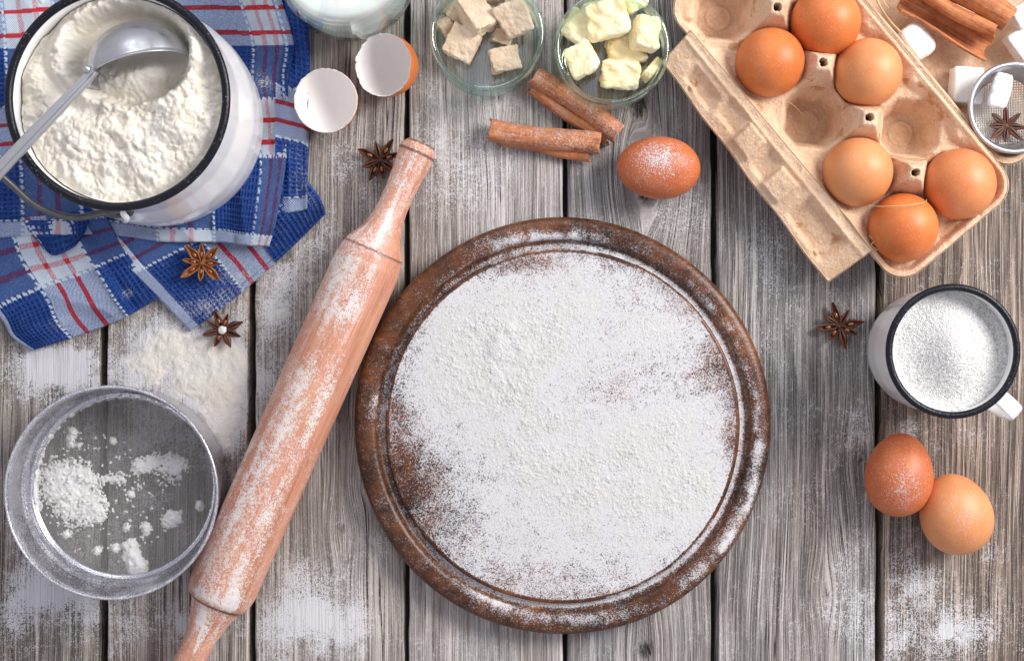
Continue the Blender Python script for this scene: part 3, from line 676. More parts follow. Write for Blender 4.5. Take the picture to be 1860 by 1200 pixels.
# ================================================================ CHECKED TOWEL
BLUE = np.array((.003, .060, .31)); DEEP = np.array((.004, .045, .22)); WHITE = np.array((.70, .79, .90)); RED = np.array((.62, .015, .03)); PURP = np.array((.12, .008, .035)); MIDB = np.array((.10, .20, .52))
def towel_part(corners, edges, nu, nv, z0, ubands, vbands, skew=0., hems=(), dashes=(), wr=.0012, seed=0, waffle=True, zfun=None, dust=0., base=BLUE, edge_w=.05, tri=None):
    """Coons patch in photograph pixels.  edges: bottom(u), top(u), left(v), right(v) polylines.
    ubands/vbands: (start, end, reds, strength) in px of fabric, threads running along v / along u."""
    b, t, l, r = [spline(e, k) for e, k in zip(edges, (nu, nu, nv, nv))]
    u = np.linspace(0, 1, nu)[None, :, None]; v = np.linspace(0, 1, nv)[:, None, None]
    Q = (1 - v) * b[None] + v * t[None] + (1 - u) * l[:, None] + u * r[:, None] - ((1 - u) * (1 - v) * b[0] + u * (1 - v) * b[-1] + (1 - u) * v * t[0] + u * v * t[-1])
    Lu = .5 * (np.linalg.norm(np.diff(b, axis=0), axis=1).sum() + np.linalg.norm(np.diff(t, axis=0), axis=1).sum())
    Lv = .5 * (np.linalg.norm(np.diff(l, axis=0), axis=1).sum() + np.linalg.norm(np.diff(r, axis=0), axis=1).sum())
    U = (u * Lu + 0 * v)[..., 0]; V = (v * Lv + 0 * u)[..., 0]
    px, py = Q[..., 0], Q[..., 1]
    wo = 5 * (fbm(U / 60, V / 60, 40 + seed, 2) - .5)
    Uw = U + wo + skew * sstep(120, 330, V); Vw = V + 5 * (fbm(U / 60, V / 60, 50 + seed, 2) - .5)
    warp = np.broadcast_to(base, U.shape + (3,)).copy(); weft = warp.copy()
    inb = np.zeros_like(U, bool)
    for (a, c, reds, kind) in ubands:       # threads running along v
        m = (Uw > a) & (Uw < c); inb |= m
        col = WHITE if kind else MIDB * 1.6
        weft[m] = col if kind else weft[m]
        warp[m] = base * 1.1 if kind else np.array((.10, .17, .28)) + base * .5
        for (ra, rb) in reds:
            mm = (Uw > ra) & (Uw < rb); weft[mm] = RED if kind else weft[mm]; warp[mm] = PURP * 2.2 if kind else PURP * 1.8
        if not kind: weft[m] = np.where((np.abs(weft[m] - base).sum(-1) < .01)[:, None], DEEP, weft[m])
    for (a, c, reds, kind) in vbands:
        m = (Vw > a) & (Vw < c)
        both = m & inb; only = m & ~inb; inb2 = inb | m
        if kind:
            weft[m] = WHITE; warp[only] = BLUE * 1.3; warp[both] = np.where((np.abs(warp[both] - RED).sum(-1) < .1)[:, None] | (np.abs(warp[both] - PURP * 1.8).sum(-1) < .1)[:, None], RED, WHITE * .93)
            for (ra, rb) in reds:
                mm = (Vw > ra) & (Vw < rb); weft[mm] = RED; warp[mm & ~inb] = PURP * 1.2; warp[mm & inb] = RED
        else:
            warp[only] = np.array((.10, .17, .28)) + base * .5; weft[only] = DEEP * 1.3; warp[both] = WHITE
            for (ra, rb) in reds:
                mm = (Vw > ra) & (Vw < rb); warp[mm] = PURP * 1.8; weft[mm & ~inb] = DEEP
                warp[mm & inb] = RED
        inb = inb2
    for (ax, pos, per) in dashes:            # running white threads along the band edges
        A, Bc = (Uw, V) if ax == 'u' else (Vw, U)
        wv = pos + 1.0 * np.sin(Bc / per * 2 * math.pi)
        m = (np.abs(A - wv) < 2.3) & ((Bc / per) % 1 < .68); warp[m] = WHITE; weft[m] = WHITE
    waf = np.zeros_like(U)
    if waffle:
        k = ~inb; pu = 9.2; cu = np.abs(((U / pu) % 1) - .5) * 2; cv = np.abs(((V / pu) % 1) - .5) * 2
        waf = np.where(k, sstep(.35, .9, np.maximum(cu, cv)), 0)
    X, Y, _ = P(px, py); 
    ed = np.minimum.reduce([np.where(hems_side('l', hems), U, 1e3), np.where(hems_side('r', hems), Lu - U, 1e3), np.where(hems_side('b', hems), V, 1e3), np.where(hems_side('t', hems), Lv - V, 1e3)])
    Z = z0 + wr * 2 * (fbm(U / 80, V / 80, 60 + seed, 3) - .5) + .0013 * waf + .0002 * rng.random(U.shape)
    Z = Z + wr * 1.3 * (1 - 5 * np.abs(fbm(U / 120 + .3 * V / 120, V / 200, 66 + seed, 2) - .5)).clip(0, 1)
    if zfun is not None: Z = Z + zfun(px, py, U, V)
    for h in hems:
        if len(h) > 1:
            w_ = h[1]; dd = {'l': U, 'r': Lu - U, 'b': V, 't': Lv - V}[h[0]]
            Z = Z + .0011 * (1 - sstep(w_ - 2.5, w_ + 1, dd)) - .0006 * np.exp(-((dd - w_ - 1) / 2) ** 2)
    ze = (Z - .0) * 1.0
    fall = (1 - sstep(0, 5, ed)) ** 2
    Z = Z - fall * np.minimum(.0032, np.maximum(Z - .0004, 0))
    fl = np.clip(.03 * sstep(.5, .7, fbm(px / 30, py / 30, 9, 3)) + dust + blobs(px, py, CLOTH_DUST), 0, .85)
    k = (H - Z) / H; X = (px - 930) * S * k; Y = -(py - 600) * S * k
    return X, Y, Z, weft, warp, np.stack([U * S, V * S, 0 * U], -1), fl
def hems_side(s, hems): return any(h[0] == s for h in hems)
CLOTH_DUST = [(420, 520, 60, 40, .22), (380, 560, 60, 24, .38), (440, 500, 60, 20, .2), (300, 580, 40, 30, .2), (480, 150, 16, 16, .55), (545, 300, 20, 60, .2), (560, 360, 30, 30, .18), (110, 590, 30, 20, .25), (232, 532, 14, 9, .4)]
Rd = lambda *a: [(x - 4, x + 4) for x in a]
pieces = []
# lower flap, pointing down at (345,600)
pieces.append(towel_part(None, [[(345, 602), (400, 563), (470, 505), (535, 445), (592, 388)], [(100, 380), (200, 320), (300, 260), (400, 180)], [(345, 602), (290, 545), (235, 490), (185, 435), (100, 380)], [(592, 388), (575, 350), (500, 260), (400, 180)]],
    260, 230, .0026, [(0, 26, [], 1), (138, 212, Rd(158, 193), 1)], [(148, 238, Rd(172, 206), 0)], hems=[('b', 15), ('l', 26), ('r',)], dashes=[('u', 136, 11), ('v', 146, 11), ('v', 240, 11)], seed=1, wr=.0010))
# lower-left flap
pieces.append(towel_part(None, [[(58, 637), (95, 625), (160, 604), (230, 575), (290, 540)], [(-90, 420), (0, 400), (100, 390), (190, 380)], [(58, 637), (20, 612), (0, 578), (-60, 500), (-90, 420)], [(290, 540), (262, 500), (220, 440), (190, 380)]],
    240, 230, .0048, [(0, 12, [], 1), (108, 200, Rd(134, 168), 1)], [(132, 212, Rd(154, 186), 0)], hems=[('b', 17), ('l', 12), ('r',)], dashes=[('u', 104, 13), ('u', 202, 13), ('v', 129, 12), ('v', 215, 12)], seed=2, wr=.0026,
    zfun=lambda px, py, U, V: .0022 * np.exp(-((U - 205) / 12) ** 2) - .0015 * np.exp(-((U - 222) / 9) ** 2)))
# folded strip over it (little tuck at 60..140, 440)
pieces.append(towel_part(None, [[(78, 452), (100, 464), (132, 450), (152, 430)], [(40, 400), (80, 400), (120, 400), (160, 395)], [(78, 452), (66, 436), (50, 420), (40, 400)], [(152, 430), (158, 414), (163, 400), (160, 395)]],
    70, 50, .0078, [], [], hems=[('b', 4), ('l', 8), ('r',)], dashes=[('u', 6, 12)], seed=3, wr=.0004))
# right folded strip
pieces.append(towel_part(None, [[(498, 392), (525, 388), (550, 384), (558, 380)], [(495, -40), (515, -40), (530, -40), (545, -40)], [(498, 392), (500, 250), (500, 100), (495, -40)], [(558, 380), (559, 300), (562, 200), (563, 80), (545, -40)]],
    60, 330, .0045, [], [(2, 30, [], 1), (146, 236, Rd(176, 208), 1)], hems=[('r',), ('b',)], dashes=[('v', 33, 12), ('v', 146, 12), ('v', 236, 12)], seed=4, wr=.0012,
    zfun=lambda px, py, U, V: .0022 * np.exp(-((U - 46) / 14) ** 2) + .0024 * sstep(508, 530, px)))
# corner of the lower layer peeping out at (590,385)
# top layer under the pot
pieces.append(towel_part(None, [[(-110, 440), (0, 433), (100, 428), (220, 430), (300, 440), (400, 441), (440, 446), (489, 448)], [(-110, -60), (100, -60), (300, -60), (505, -60)], [(-110, 440), (-110, 200), (-110, -60)], [(489, 448), (502, 400), (519, 300), (523, 215), (524, 140), (534, 80), (512, 0), (505, -60)]],
    330, 300, .0088, [(125, 205, Rd(150, 178), 0), (338, 420, Rd(360, 387), 0), (552, 606, Rd(572, 594), 0)], [(0, 33, [], 1), (160, 250, Rd(180, 217), 1), (362, 450, Rd(384, 424), 1)], hems=[('b', 33), ('r', 4)],
    dashes=[('v', 35, 12), ('u', 121, 12), ('u', 209, 12), ('u', 334, 12), ('u', 424, 12), ('u', 548, 12), ('u', 612, 12), ('v', 252, 12), ('v', 158, 12), ('v', 452, 12)], seed=5, wr=.0030, skew=18.,
    zfun=lambda px, py, U, V: -.0040 * sstep(430, 300, np.hypot(px - 250, py - 190) * 1.3) + .0018 * np.exp(-(((px - 420) / 40) ** 2 + ((py - 440) / 16) ** 2)) + .002 * np.exp(-(((px - 526) / 9) ** 2))))
vs, fs, we_, wa_, fb_, fl_ = [], [], [], [], [], []; off = 0
for (X, Y, Z, we, wa, fb, fl) in pieces:
    vs.append(np.stack([X, Y, Z], -1).reshape(-1, 3)); fs.append(gridfaces(*X.shape) + off); off += X.size
    we_.append(we.reshape(-1, 3)); wa_.append(wa.reshape(-1, 3)); fb_.append(fb.reshape(-1, 3)); fl_.append(fl.ravel())
tw = mk('kitchen_towel', np.vstack(vs), np.vstack(fs), T_CLOTH, None, True, {'flour': np.concatenate(fl_)}, {'weft': np.vstack(we_), 'warp': np.vstack(wa_), 'fab': np.vstack(fb_)})
tag(tw, 'rumpled blue cotton towel with white and red checks, folded under the enamel pot', 'towel')

# ================================================================ EGGS
E_ORANGE = mat_egg('orange_brown_eggshell', (.60, .150, .030), (.69, .205, .052)); E_LIGHT = mat_egg('light_brown_eggshell', (.66, .25, .088), (.73, .31, .125), .15)
E_MID = mat_egg('tan_eggshell', (.63, .195, .062), (.71, .265, .10), .2); E_RED = mat_egg('red_brown_eggshell', (.48, .115, .032), (.58, .155, .050), .5)
def egg(px, py, zc, ra, rb, mat, label, axis=None, dust=None, group=None, seed=0, k=.09):
    """ra: half length, rb: half width; axis: direction (image x right, y up, z) of the blunt-to-sharp axis"""
    n = 96; m = 60; prof = []
    for i in range(m + 1):
        th = math.pi * i / m; z = -math.cos(th); r = math.sin(th) * (1 - k * z) ; prof.append((r * rb, z * ra))
    cx, cy, _ = P(px, py, zc)
    q = Vector(axis or (0, 0, -1)).to_track_quat('Z', 'Y'); Mq = np.array(q.to_matrix())
    def at(X, Y, Z):
        W = Mq @ np.stack([X.ravel(), Y.ravel(), Z.ravel()]); wx, wy, wz = [a.reshape(X.shape) for a in W]
        up = wz / max(ra, rb)
        if dust is None: return {'flour': np.zeros_like(X)}
        f = dust(wx / rb, wy / rb, up) * sstep(.15, .6, up)
        return {'flour': np.clip(f, 0, .8)}
    o = lathe('egg', prof, n, mat, None, None, at, (cx, cy, zc)); o.rotation_mode = 'XYZ'; o.rotation_euler = q.to_euler()
    return tag(o, label, 'egg', group)
G = 'brown eggs'
# lone egg and the pair
egg(1196, 305, .0200, .0268, .0200, E_RED, 'single red-brown egg lying on its side, dusted with flour, above the round board', (-.99, .05, 0),
    lambda x, y, u: .52 * np.exp(-((x + .1) / .7) ** 2 - ((y - .25) / .5) ** 2) + .12, G, k=.05)
egg(1633, 862, .0215, .0268, .0216, E_RED, 'darker red-brown egg of the pair below the sugar mug, touching the paler one', (.10, .99, 0),
    lambda x, y, u: .34 * np.exp(-((x + .05) / .5) ** 2 - ((y + .25) / .6) ** 2) + .05, G)
egg(1736, 933, .0215, .0262, .0228, E_LIGHT, 'paler tan egg of the pair below the sugar mug, lowest egg of all', (-.30, .95, 0),
    lambda x, y, u: .20 * np.exp(-((x + .0) / .5) ** 2 - ((y - .1) / .5) ** 2) + .05, G)
# ================================================================ EGG CARTON
CE = np.array((.6417, -.7670)); CF = np.array((.7670, .6417)); CO = np.array(P(1397, 115, .032)[:2]); PA = .0446; PB = .0430
def cl(a, b): return CO[0] + a * CE[0] + b * CF[0], CO[1] + a * CE[1] + b * CF[1]
carton = empty('egg_carton', (*cl(1.5 * PA, .5 * PB), 0), 'open tan pulp egg carton with ten cups, its wide lid folded back to the right', 'egg carton')
CI = np.array((carton.location.x, carton.location.y, 0))
def squircle(nu, nv, a0, a1, b0, b1, rc):
    A = np.linspace(a0, a1, nu)[:, None] + np.zeros((1, nv)); B = np.linspace(b0, b1, nv)[None] + np.zeros((nu, 1))
    dx = np.maximum(np.maximum(a0 + rc - A, A - (a1 - rc)), 0); dy = np.maximum(np.maximum(b0 + rc - B, B - (b1 - rc)), 0)
    m = (dx > 0) & (dy > 0); f = np.where(m, np.maximum(dx, dy) / np.maximum(np.hypot(dx, dy), 1e-9), 1)
    sx = np.sign(A - (a0 + a1) / 2); sy = np.sign(B - (b0 + b1) / 2)
    return np.where(m, A - sx * dx * (1 - f), A), np.where(m, B - sy * dy * (1 - f), B)
def shell(name, A, B, Z, skirt_in, skirt_z, attrs, parent=carton):
    """height sheet with a rim that turns down to skirt_z"""
    nu, nv = A.shape
    X, Y = cl(A, B); V = np.stack([X, Y, Z], -1).reshape(-1, 3) - CI; F = gridfaces(nu, nv)
    idx = np.arange(nu * nv).reshape(nu, nv)
    loop = np.concatenate([idx[0, :-1], idx[:-1, -1], idx[-1, :0:-1], idx[:0:-1, 0]])
    ac, bc = (A.min() + A.max()) / 2, (B.min() + B.max()) / 2
    a, b, z = A.ravel()[loop], B.ravel()[loop], Z.ravel()[loop]
    rows = [V]; N = len(V); prev = loop; fs = [F]
    for (off, zz) in ((.0006, -.0006), (.0006, -.0022), (-.0012, -.0026)) if skirt_in is None else ((.0006, -.0006), (.0006, -.002), (-.0015, -.0032), (-skirt_in, None)):
        a2 = a + np.sign(a - ac) * off * (np.abs(np.abs(a - ac) - (A.max() - ac)) < .02); b2 = b + np.sign(b - bc) * off * (np.abs(np.abs(b - bc) - (B.max() - bc)) < .02)
        z2 = z + zz if zz is not None else np.full_like(z, skirt_z)
        X2, Y2 = cl(a2, b2); rows.append(np.stack([X2, Y2, z2], -1) - CI); cur = N + np.arange(len(loop)); N += len(loop)
        fs.append(np.stack([prev, np.roll(prev, -1), np.roll(cur, -1), cur], -1)); prev = cur
    at = {k: np.concatenate([v.ravel()] + [v.ravel()[loop]] * (len(rows) - 1)) for k, v in attrs.items()}
    return mk(name, np.vstack(rows), np.vstack(fs), T_CARD, parent, True, at)
def tray():
    a0, a1, b0, b1 = -PA - .0262, 3 * PA + .0275, -.0285, PB + .0265
    A, B = squircle(330, 140, a0, a1, b0, b1, .017)
    A0 = np.clip(A, a0 + .001, a1 - .001)
    A2 = A + .0011 * (fbm(A * 90, B * 90, 2, 3) - .5); B2 = B + .0011 * (fbm(A * 90, B * 90, 6, 3) - .5)
    i = np.clip(np.round(A2 / PA), -1, 3); j = np.clip(np.round(B2 / PB), 0, 1)
    x = np.abs(A2 - i * PA); y = np.abs(B2 - j * PB)
    d = (x ** 2.5 + y ** 2.5) ** (1 / 2.5); dr = np.hypot(x, y); d = np.maximum(d * .98, (x + y) * .76)
    cup = .0040 + .0010 * sstep(.0118, .0128, d) + .031 * np.clip((d - .0138) / .0088, 0, 2) ** .80
    cup += .0011 * np.exp(-((dr - .0076) / .0008) ** 2)
    # what stands between the cups: a low saddle, tall hollow posts, triangular shelves at the rim
    T = np.full_like(A, .0290)
    hole = np.zeros_like(A)
    for k in range(-1, 3):
        pa, pb = (k + .5) * PA, .5 * PB; q = ((np.abs(A2 - pa)) ** 1.6 + np.abs(B2 - pb) ** 1.6) ** (1 / 1.6)
        T = np.maximum(T, .0290 + .0230 * (1 - sstep(.0058, .0190, q)))
        qr = np.hypot(A - pa + .0006, B - pb) * (1 + .3 * (fbm(A * 900, B * 900, 3, 2) - .5)); T = np.where(qr < .0021, .034, T); hole = np.maximum(hole, (qr < .0023) * 1.)
        for (eb, s) in ((b0, 1), (b1, -1)):
            inn = s * (B2 - eb); t = sstep(.0125, .009, inn + .9 * np.abs(A2 - pa)) 
            led = .0265 + .0085 * sstep(.016, .006, inn + .35 * np.abs(A2 - pa)); T = np.maximum(T, led)
    edge = np.minimum.reduce([B - b0, b1 - B, A - a0, a1 - A]); cdx = np.maximum(np.maximum(a0 + .017 - A, A - (a1 - .017)), 0); cdy = np.maximum(np.maximum(b0 + .017 - B, B - (b1 - .017)), 0)
    edge = np.where((cdx > 0) & (cdy > 0), .017 - np.hypot(cdx, cdy), edge)
    rim = .0365 * np.ones_like(A) + .0010 * (fbm(A * 80, B * 80, 21, 2) - .5)
    h = np.minimum(cup, T); 
    sm = .0016; h = -sm * np.log(np.exp(-cup / sm) + np.exp(-T / sm))
    h = np.where(hole > .5, .030, h)
    t = sstep(.0060, .0026, edge); h = h * (1 - t) + rim * t
    h += .0009 * np.exp(-((edge - .0022) / .0007) ** 2) * (B > .04)
    h += .0012 * (fbm(A * 170, B * 170, 8, 3) - .5) + .0003 * (rng.random(A.shape) - .5)
    h += .0015 * (A > a1 - .02) * (fbm(A * 160, B * 160, 33, 3) - .5)
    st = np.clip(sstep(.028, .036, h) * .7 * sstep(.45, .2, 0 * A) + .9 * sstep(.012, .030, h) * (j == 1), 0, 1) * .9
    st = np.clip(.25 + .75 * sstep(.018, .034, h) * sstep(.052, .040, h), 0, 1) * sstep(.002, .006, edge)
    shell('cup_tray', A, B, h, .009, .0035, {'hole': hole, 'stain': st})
tray()
def flap():
    nu, nv = 260, 60
    U = np.linspace(0, 1, nu)[:, None] + np.zeros((1, nv)); Vv = np.linspace(0, 1, nv)[None] + np.zeros((nu, 1))
    inner_b = -.0262; A = -.0470 + U * (.1320 + .0470); A = A + Vv * np.interp(U, [0, 1], [.003, -.0015])
    out_b = -.0505 - U * .0090 + .0005 * np.sin(U * 20); B = inner_b + (out_b - inner_b) * Vv
    Z = .0382 - .0100 * Vv ** 1.1
    a = A
    def box(u0, u1, v0, v1, e=.018, ev=.08): return sstep(u0 - e, u0 + e, U) * sstep(u1 + e, u1 - e, U) * sstep(v0 - ev, v0 + ev, Vv) * sstep(v1 + ev, v1 - ev, Vv)
    Z += -.0048 * box(.10, .24, .45, .80) - .0052 * box(.72, .92, .30, .85) - .0034 * box(.27, .36, .25, .7) - .0040 * box(.50, .56, .30, .80)
    Z += .0038 * box(.38, .47, .30, .85, .006, .04) + .0036 * box(.57, .66, .35, .9, .006, .04) + .0012 * np.exp(-((Vv - .22) / .05) ** 2)
    Z += -.0035 * box(.13, .15, .84, .93, .008, .02) - .0035 * box(.88, .90, .84, .93, .008, .02)
    Z += .0012 * (fbm(A * 90, B * 90, 5, 4) - .5) + .0006 * (fbm(A * 300, B * 300, 6, 3) - .5)
    st = np.clip(box(.08, .2, .35, .8) + box(.72, .92, .3, .9) + .3 * box(.27, .36, .2, .7) + .9 * box(.13, .15, .84, .93, .008, .02) + .9 * box(.88, .90, .84, .93, .008, .02), 0, 1)
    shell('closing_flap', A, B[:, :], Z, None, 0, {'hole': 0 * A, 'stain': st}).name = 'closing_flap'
flap()
def lid():
    a0, a1, b0, b1 = -.09, .1500, PB + .0275, .19
    A, B = squircle(300, 170, a0, a1, b0, b1, .016)
    edge = np.minimum.reduce([B - b0, b1 - B, A - a0, a1 - A]); cdx = np.maximum(np.maximum(a0 + .016 - A, A - (a1 - .016)), 0); cdy = np.maximum(np.maximum(b0 + .016 - B, B - (b1 - .016)), 0)
    edge = np.where((cdx > 0) & (cdy > 0), .016 - np.hypot(cdx, cdy), edge)
    h = .0045 + .0255 * sstep(.0125, .0030, edge)
    h += .0016 * (fbm(A * 35, B * 35, 8, 3) - .5) + .0007 * (fbm(A * 150, B * 150, 18, 3) - .5)
    h += .0012 * np.exp(-((edge - .003) / .0012) ** 2)
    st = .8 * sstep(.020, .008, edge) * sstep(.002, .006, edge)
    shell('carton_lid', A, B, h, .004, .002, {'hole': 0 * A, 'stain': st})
lid()
EL = {(-1, 1): None, (0, 1): None}
ce = [(0, 0, E_MID, 'orange egg', .0215), (0, 1, E_ORANGE, 'deep orange egg cut by the top edge of the picture, in the right carton row', .0219), (1, 1, E_LIGHT, 'pale tan egg between a deep orange egg and the empty cup in the right row', .0213),
      (2, 0, E_LIGHT, 'light tan egg in the left carton row below the middle empty cup', .0216), (3, 0, E_ORANGE, 'speckled deep orange egg at the lowest corner of the carton, crossed by straw', .0216), (3, 1, E_MID, 'tan egg in the last cup of the right carton row, by the outer corner', .0224)]
pos = {(0, 0): (1397, 115), (0, 1): (1498, 42), (1, 1): (1575, 133), (2, 0): (1556, 313), (3, 0): (1638, 414), (3, 1): (1741, 335)}
ce_fix = {0: 'orange egg with two highlights, second cup of the left carton row, beside the flap'}
for n_, (i, j, m_, lab, r_) in enumerate(ce):
    x, y = pos[(i, j)]; lab = ce_fix.get(n_, lab)
    if n_ == 0: m_ = E_ORANGE
    egg(x, y, .0320, .0268, r_, m_, lab, (.05 * (n_ % 3 - 1), .04 * (n_ % 2), -1), None, G, k=.08)

# ---- straws
def straw(pts, rad, label):
    p = [P(*q) for q in pts]; o = tube('straw', p, rad, T_STRAW, None, 6, 30); move_origin(o, p[0]); return tag(o, label, 'straw', 'bits of dry straw')
straw([(1580, 374, .052), (1600, 375, .057), (1640, 374, .0605), (1664, 371, .058), (1681, 367, .054), (1683, 362, .053)], [.0002, .0003, .00035, .0003, .0002], 'thin curved straw lying across the speckled lowest carton egg')
straw([(1612, 281, .036), (1645, 286, .037), (1681, 289, .037)], .0006, 'short pale straw across the edge of the right empty cup')
straw([(1590, -6, .034), (1602, 18, .032), (1618, 40, .026), (1637, 60, .021)], .0007, 'greenish straw lying in the lid beside the first white lump')
straw([(1604, -4, .020), (1608, 8, .021), (1614, 14, .020)], .0004, 'tiny straw end at the picture top by the hinge of the carton')
straw([(1525, 378, .038), (1545, 402, .039), (1566, 430, .039), (1586, 455, .038)], .0006, 'long straw along the rim between the flap and the lowest egg')
straw([(1433, 185, .028), (1450, 200, .018), (1466, 220, .0075), (1474, 245, .006)], .0003, 'fine straw lying in the empty cup in the middle of the left row')
straw([(1578, 428, .037), (1588, 437, .039), (1583, 445, .038), (1594, 455, .037)], .0004, 'crumpled green straw fibre beside the lowest egg of the carton')

# ================================================================ EGGSHELL HALVES
T_SHELLIN = M('eggshell_membrane', .6, Subsurface_Weight=.15, Subsurface_Scale=.004).set('Base Color', (.84, .80, .785)).mat
def half_shell(px, py, r, depth, tilt, mat, label, seed, zc, lean=0.):
    cx, cy, _ = P(px, py, zc); n = 180
    def fn(X, Y, Z):
        a = np.arctan2(Y, X); cut = .0020 * (vnoise(a * 7 + 20, a * 0, seed) - .5) + .0016 * (np.abs(fbm(a * 12 + 40, a * 0, seed, 3) - .5)) * 3 * sstep(.4, .6, vnoise(a * 3 + 9, a * 0, seed)) + .0012 * (vnoise(a * 34, a * 0, seed) - .5) + .0022 * np.exp(-((np.mod(a - 5.3, 2 * math.pi) - math.pi + math.pi) / .25) ** 2) * 0
        t = sstep(-depth * .5, 0, Z); return X, Y, Z + cut * t
    root = empty('eggshell', (cx, cy, zc), label, 'eggshell', 'cracked eggshell halves', tilt)
    po = [(r * math.sin(math.pi / 2 * k / 30), -depth * math.cos(math.pi / 2 * k / 30)) for k in range(31)]
    ext = .0028 if lean else .0
    po = po + [(r * .995, ext)]
    lathe('shell_outside', po, n, mat, root, fn, lambda X, Y, Z: {'flour': 0 * X})
    th = .00045
    pi_ = [(r * .995, ext), (r * .995 - th, ext - .0001)] + [((r - th) * math.sin(math.pi / 2 * k / 30), -(depth - th) * math.cos(math.pi / 2 * k / 30)) for k in range(30, -1, -1)]
    lathe('shell_membrane', pi_, n, T_SHELLIN, root, fn)
    return root
half_shell(592, 183, .0204, .0240, (R(4), R(-3), 0), E_MID, 'white-lined eggshell half, opening straight up, beside the blue towel', 5, .0250)
half_shell(700, 119, .0200, .0260, (R(4), R(-22), 0), E_ORANGE, 'eggshell half with its orange outside showing, just under the milk jug', 9, .0246, 1)

# ================================================================ MILK JUG
def milk():
    cx, cy, _ = P(626, -62, .05)
    root = empty('milk_jug', (cx, cy, 0), 'round clear glass jug of milk cut by the top edge of the picture', 'jug')
    r = .0430
    po = [(0, .0005), (.030, .0005), (.036, .003), (.0405, .012), (r, .028), (r, .05), (.041, .07), (.035, .085), (.029, .096), (.028, .106), (.031, .116), (.0295, .116), (.0265, .106), (.0275, .096), (.0335, .084), (.0390, .07), (r - .002, .05), (r - .002, .028), (.0385, .012), (.034, .005), (0, .004)]
    lathe('jug_glass', dens(po, .002), 160, T_CLEAR, root)
    mi = [(0, .0045), (.0335, .0055), (.0380, .0122), (r - .0025, .028), (r - .0025, .05), (.0385, .07), (.0368, .074), (0, .074)]
    o = lathe('milk', dens(mi, .002), 120, T_MILK, None, loc=(cx, cy, 0)); tag(o, 'white milk filling the glass jug', 'milk')
milk()

# ================================================================ GLASS BOWLS
def bowl(px, py, label):
    cx, cy, _ = P(px, py, .045); r = .0350
    root = empty('glass_bowl', (cx, cy, 0), label, 'bowl', 'small glass bowls')
    po = [(0, .0012), (.026, .0008), (.030, .0015), (.0335, .005), (.0350, .011), (.0354, .022), (.0350, .032), (.0345, .0355), (.0356, .0375), (.0362, .0405), (.0362, .0435), (.0352, .0452), (.0338, .0455), (.0328, .0440), (.0322, .040), (.0320, .034), (.0326, .022), (.0320, .012), (.0300, .0075), (.0265, .0058), (0, .0052)]
    lathe('glass_wall', dens(po, .0012), 200, T_GLASS, root, lambda X, Y, Z: (X * (1 + .003 * np.sin(Z * 1400)), Y * (1 + .003 * np.sin(Z * 1400)), Z))
    return cx, cy
def nz3(v, s, o=0): return mnoise.fractal(Vector((v[0] * s + o, v[1] * s + o * 1.7, v[2] * s - o)), .7, 2., 4, noise_basis='PERLIN_ORIGINAL')
def chunk(name, size, rot, loc, mat, seed, p=7., amp=.0009, chop=.0, n=20, wave=0.):
    """a block: a superellipsoid with broken, uneven faces"""
    V = []; idx = {}; F = []
    def vid(c):
        k = tuple(np.round(c, 5))
        if k not in idx:
            d = np.array(c, float); q = (np.abs(d) ** p).sum() ** (1 / p); d = d / q
            idx[k] = len(V); V.append(d)
        return idx[k]
    L = np.linspace(-1, 1, n)
    for ax in range(3):
        for s in (-1, 1):
            ids = [[None] * n for _ in range(n)]
            for i, a in enumerate(L):
                for j, b in enumerate(L):
                    c = [0, 0, 0]; c[ax] = s; c[(ax + 1) % 3] = a; c[(ax + 2) % 3] = b; ids[i][j] = vid(c)
            for i in range(n - 1):
                for j in range(n - 1):
                    f = [ids[i][j], ids[i + 1][j], ids[i + 1][j + 1], ids[i][j + 1]]; F.append(f if s > 0 else f[::-1])
    W = []
    for d in V:
        q = d * np.array(size) * .5
        tp = 1 + (.05 if wave < 0 else .14) * nz3(d, .8, seed * 3.1)
        q = q * tp
        h = nz3(q, 95, seed); hs = nz3(q, 330, seed + 9)
        st = math.floor((h * 2.2 + 5) * 1.6) / 1.6 - 5 if chop else 0
        nrm = d / np.linalg.norm(d)
        q = q + nrm * (amp * (1.0 * h + .6 * hs) + chop * st * .5)
        if wave: q = q + np.array((0, 0, 1)) * wave * max(d[2], 0) * math.sin(q[0] * 480 + 3 * math.sin(q[1] * 260 + seed) + seed)
        W.append(q)
    o = mk(name, np.array(W), np.array(F), mat, None); o.location = loc; o.rotation_euler = rot
    return o
yx, yy = bowl(884, 60, 'small green-tinted glass bowl with beige blocks of pressed yeast')
ys = [((840, 80), (.0185, .0200, .014), (R(8), R(-6), R(-28)), .0150, 'pale square yeast block at the lower left of the yeast bowl'),
      ((865, 28), (.0165, .0240, .014), (R(-14), R(18), R(28)), .0215, 'long sloping yeast block in the middle top of the yeast bowl'),
      ((934, 34), (.0190, .0210, .016), (R(10), R(-8), R(24)), .0220, 'largest yeast block, high at the right of the yeast bowl'),
      ((917, 108), (.0185, .0150, .012), (R(6), R(3), R(14)), .0150, 'flat crumbly yeast block lowest in the yeast bowl'),
      ((913, 66), (.0120, .0100, .010), (R(4), R(12), R(-20)), .0130, 'small brown yeast crumb between the larger blocks'),
      ((830, 22), (.0110, .0110, .009), (R(15), R(30), R(-40)), .0150, 'thin yeast flake leaning on the left glass wall'),
      ((812, 48), (.0100, .0090, .007), (R(10), R(40), R(-50)), .0130, 'smallest yeast flake behind the pale square block'),
      ((890, -18), (.0200, .0160, .014), (R(4), R(8), R(5)), .0170, 'yeast block mostly cut by the top edge of the picture')]
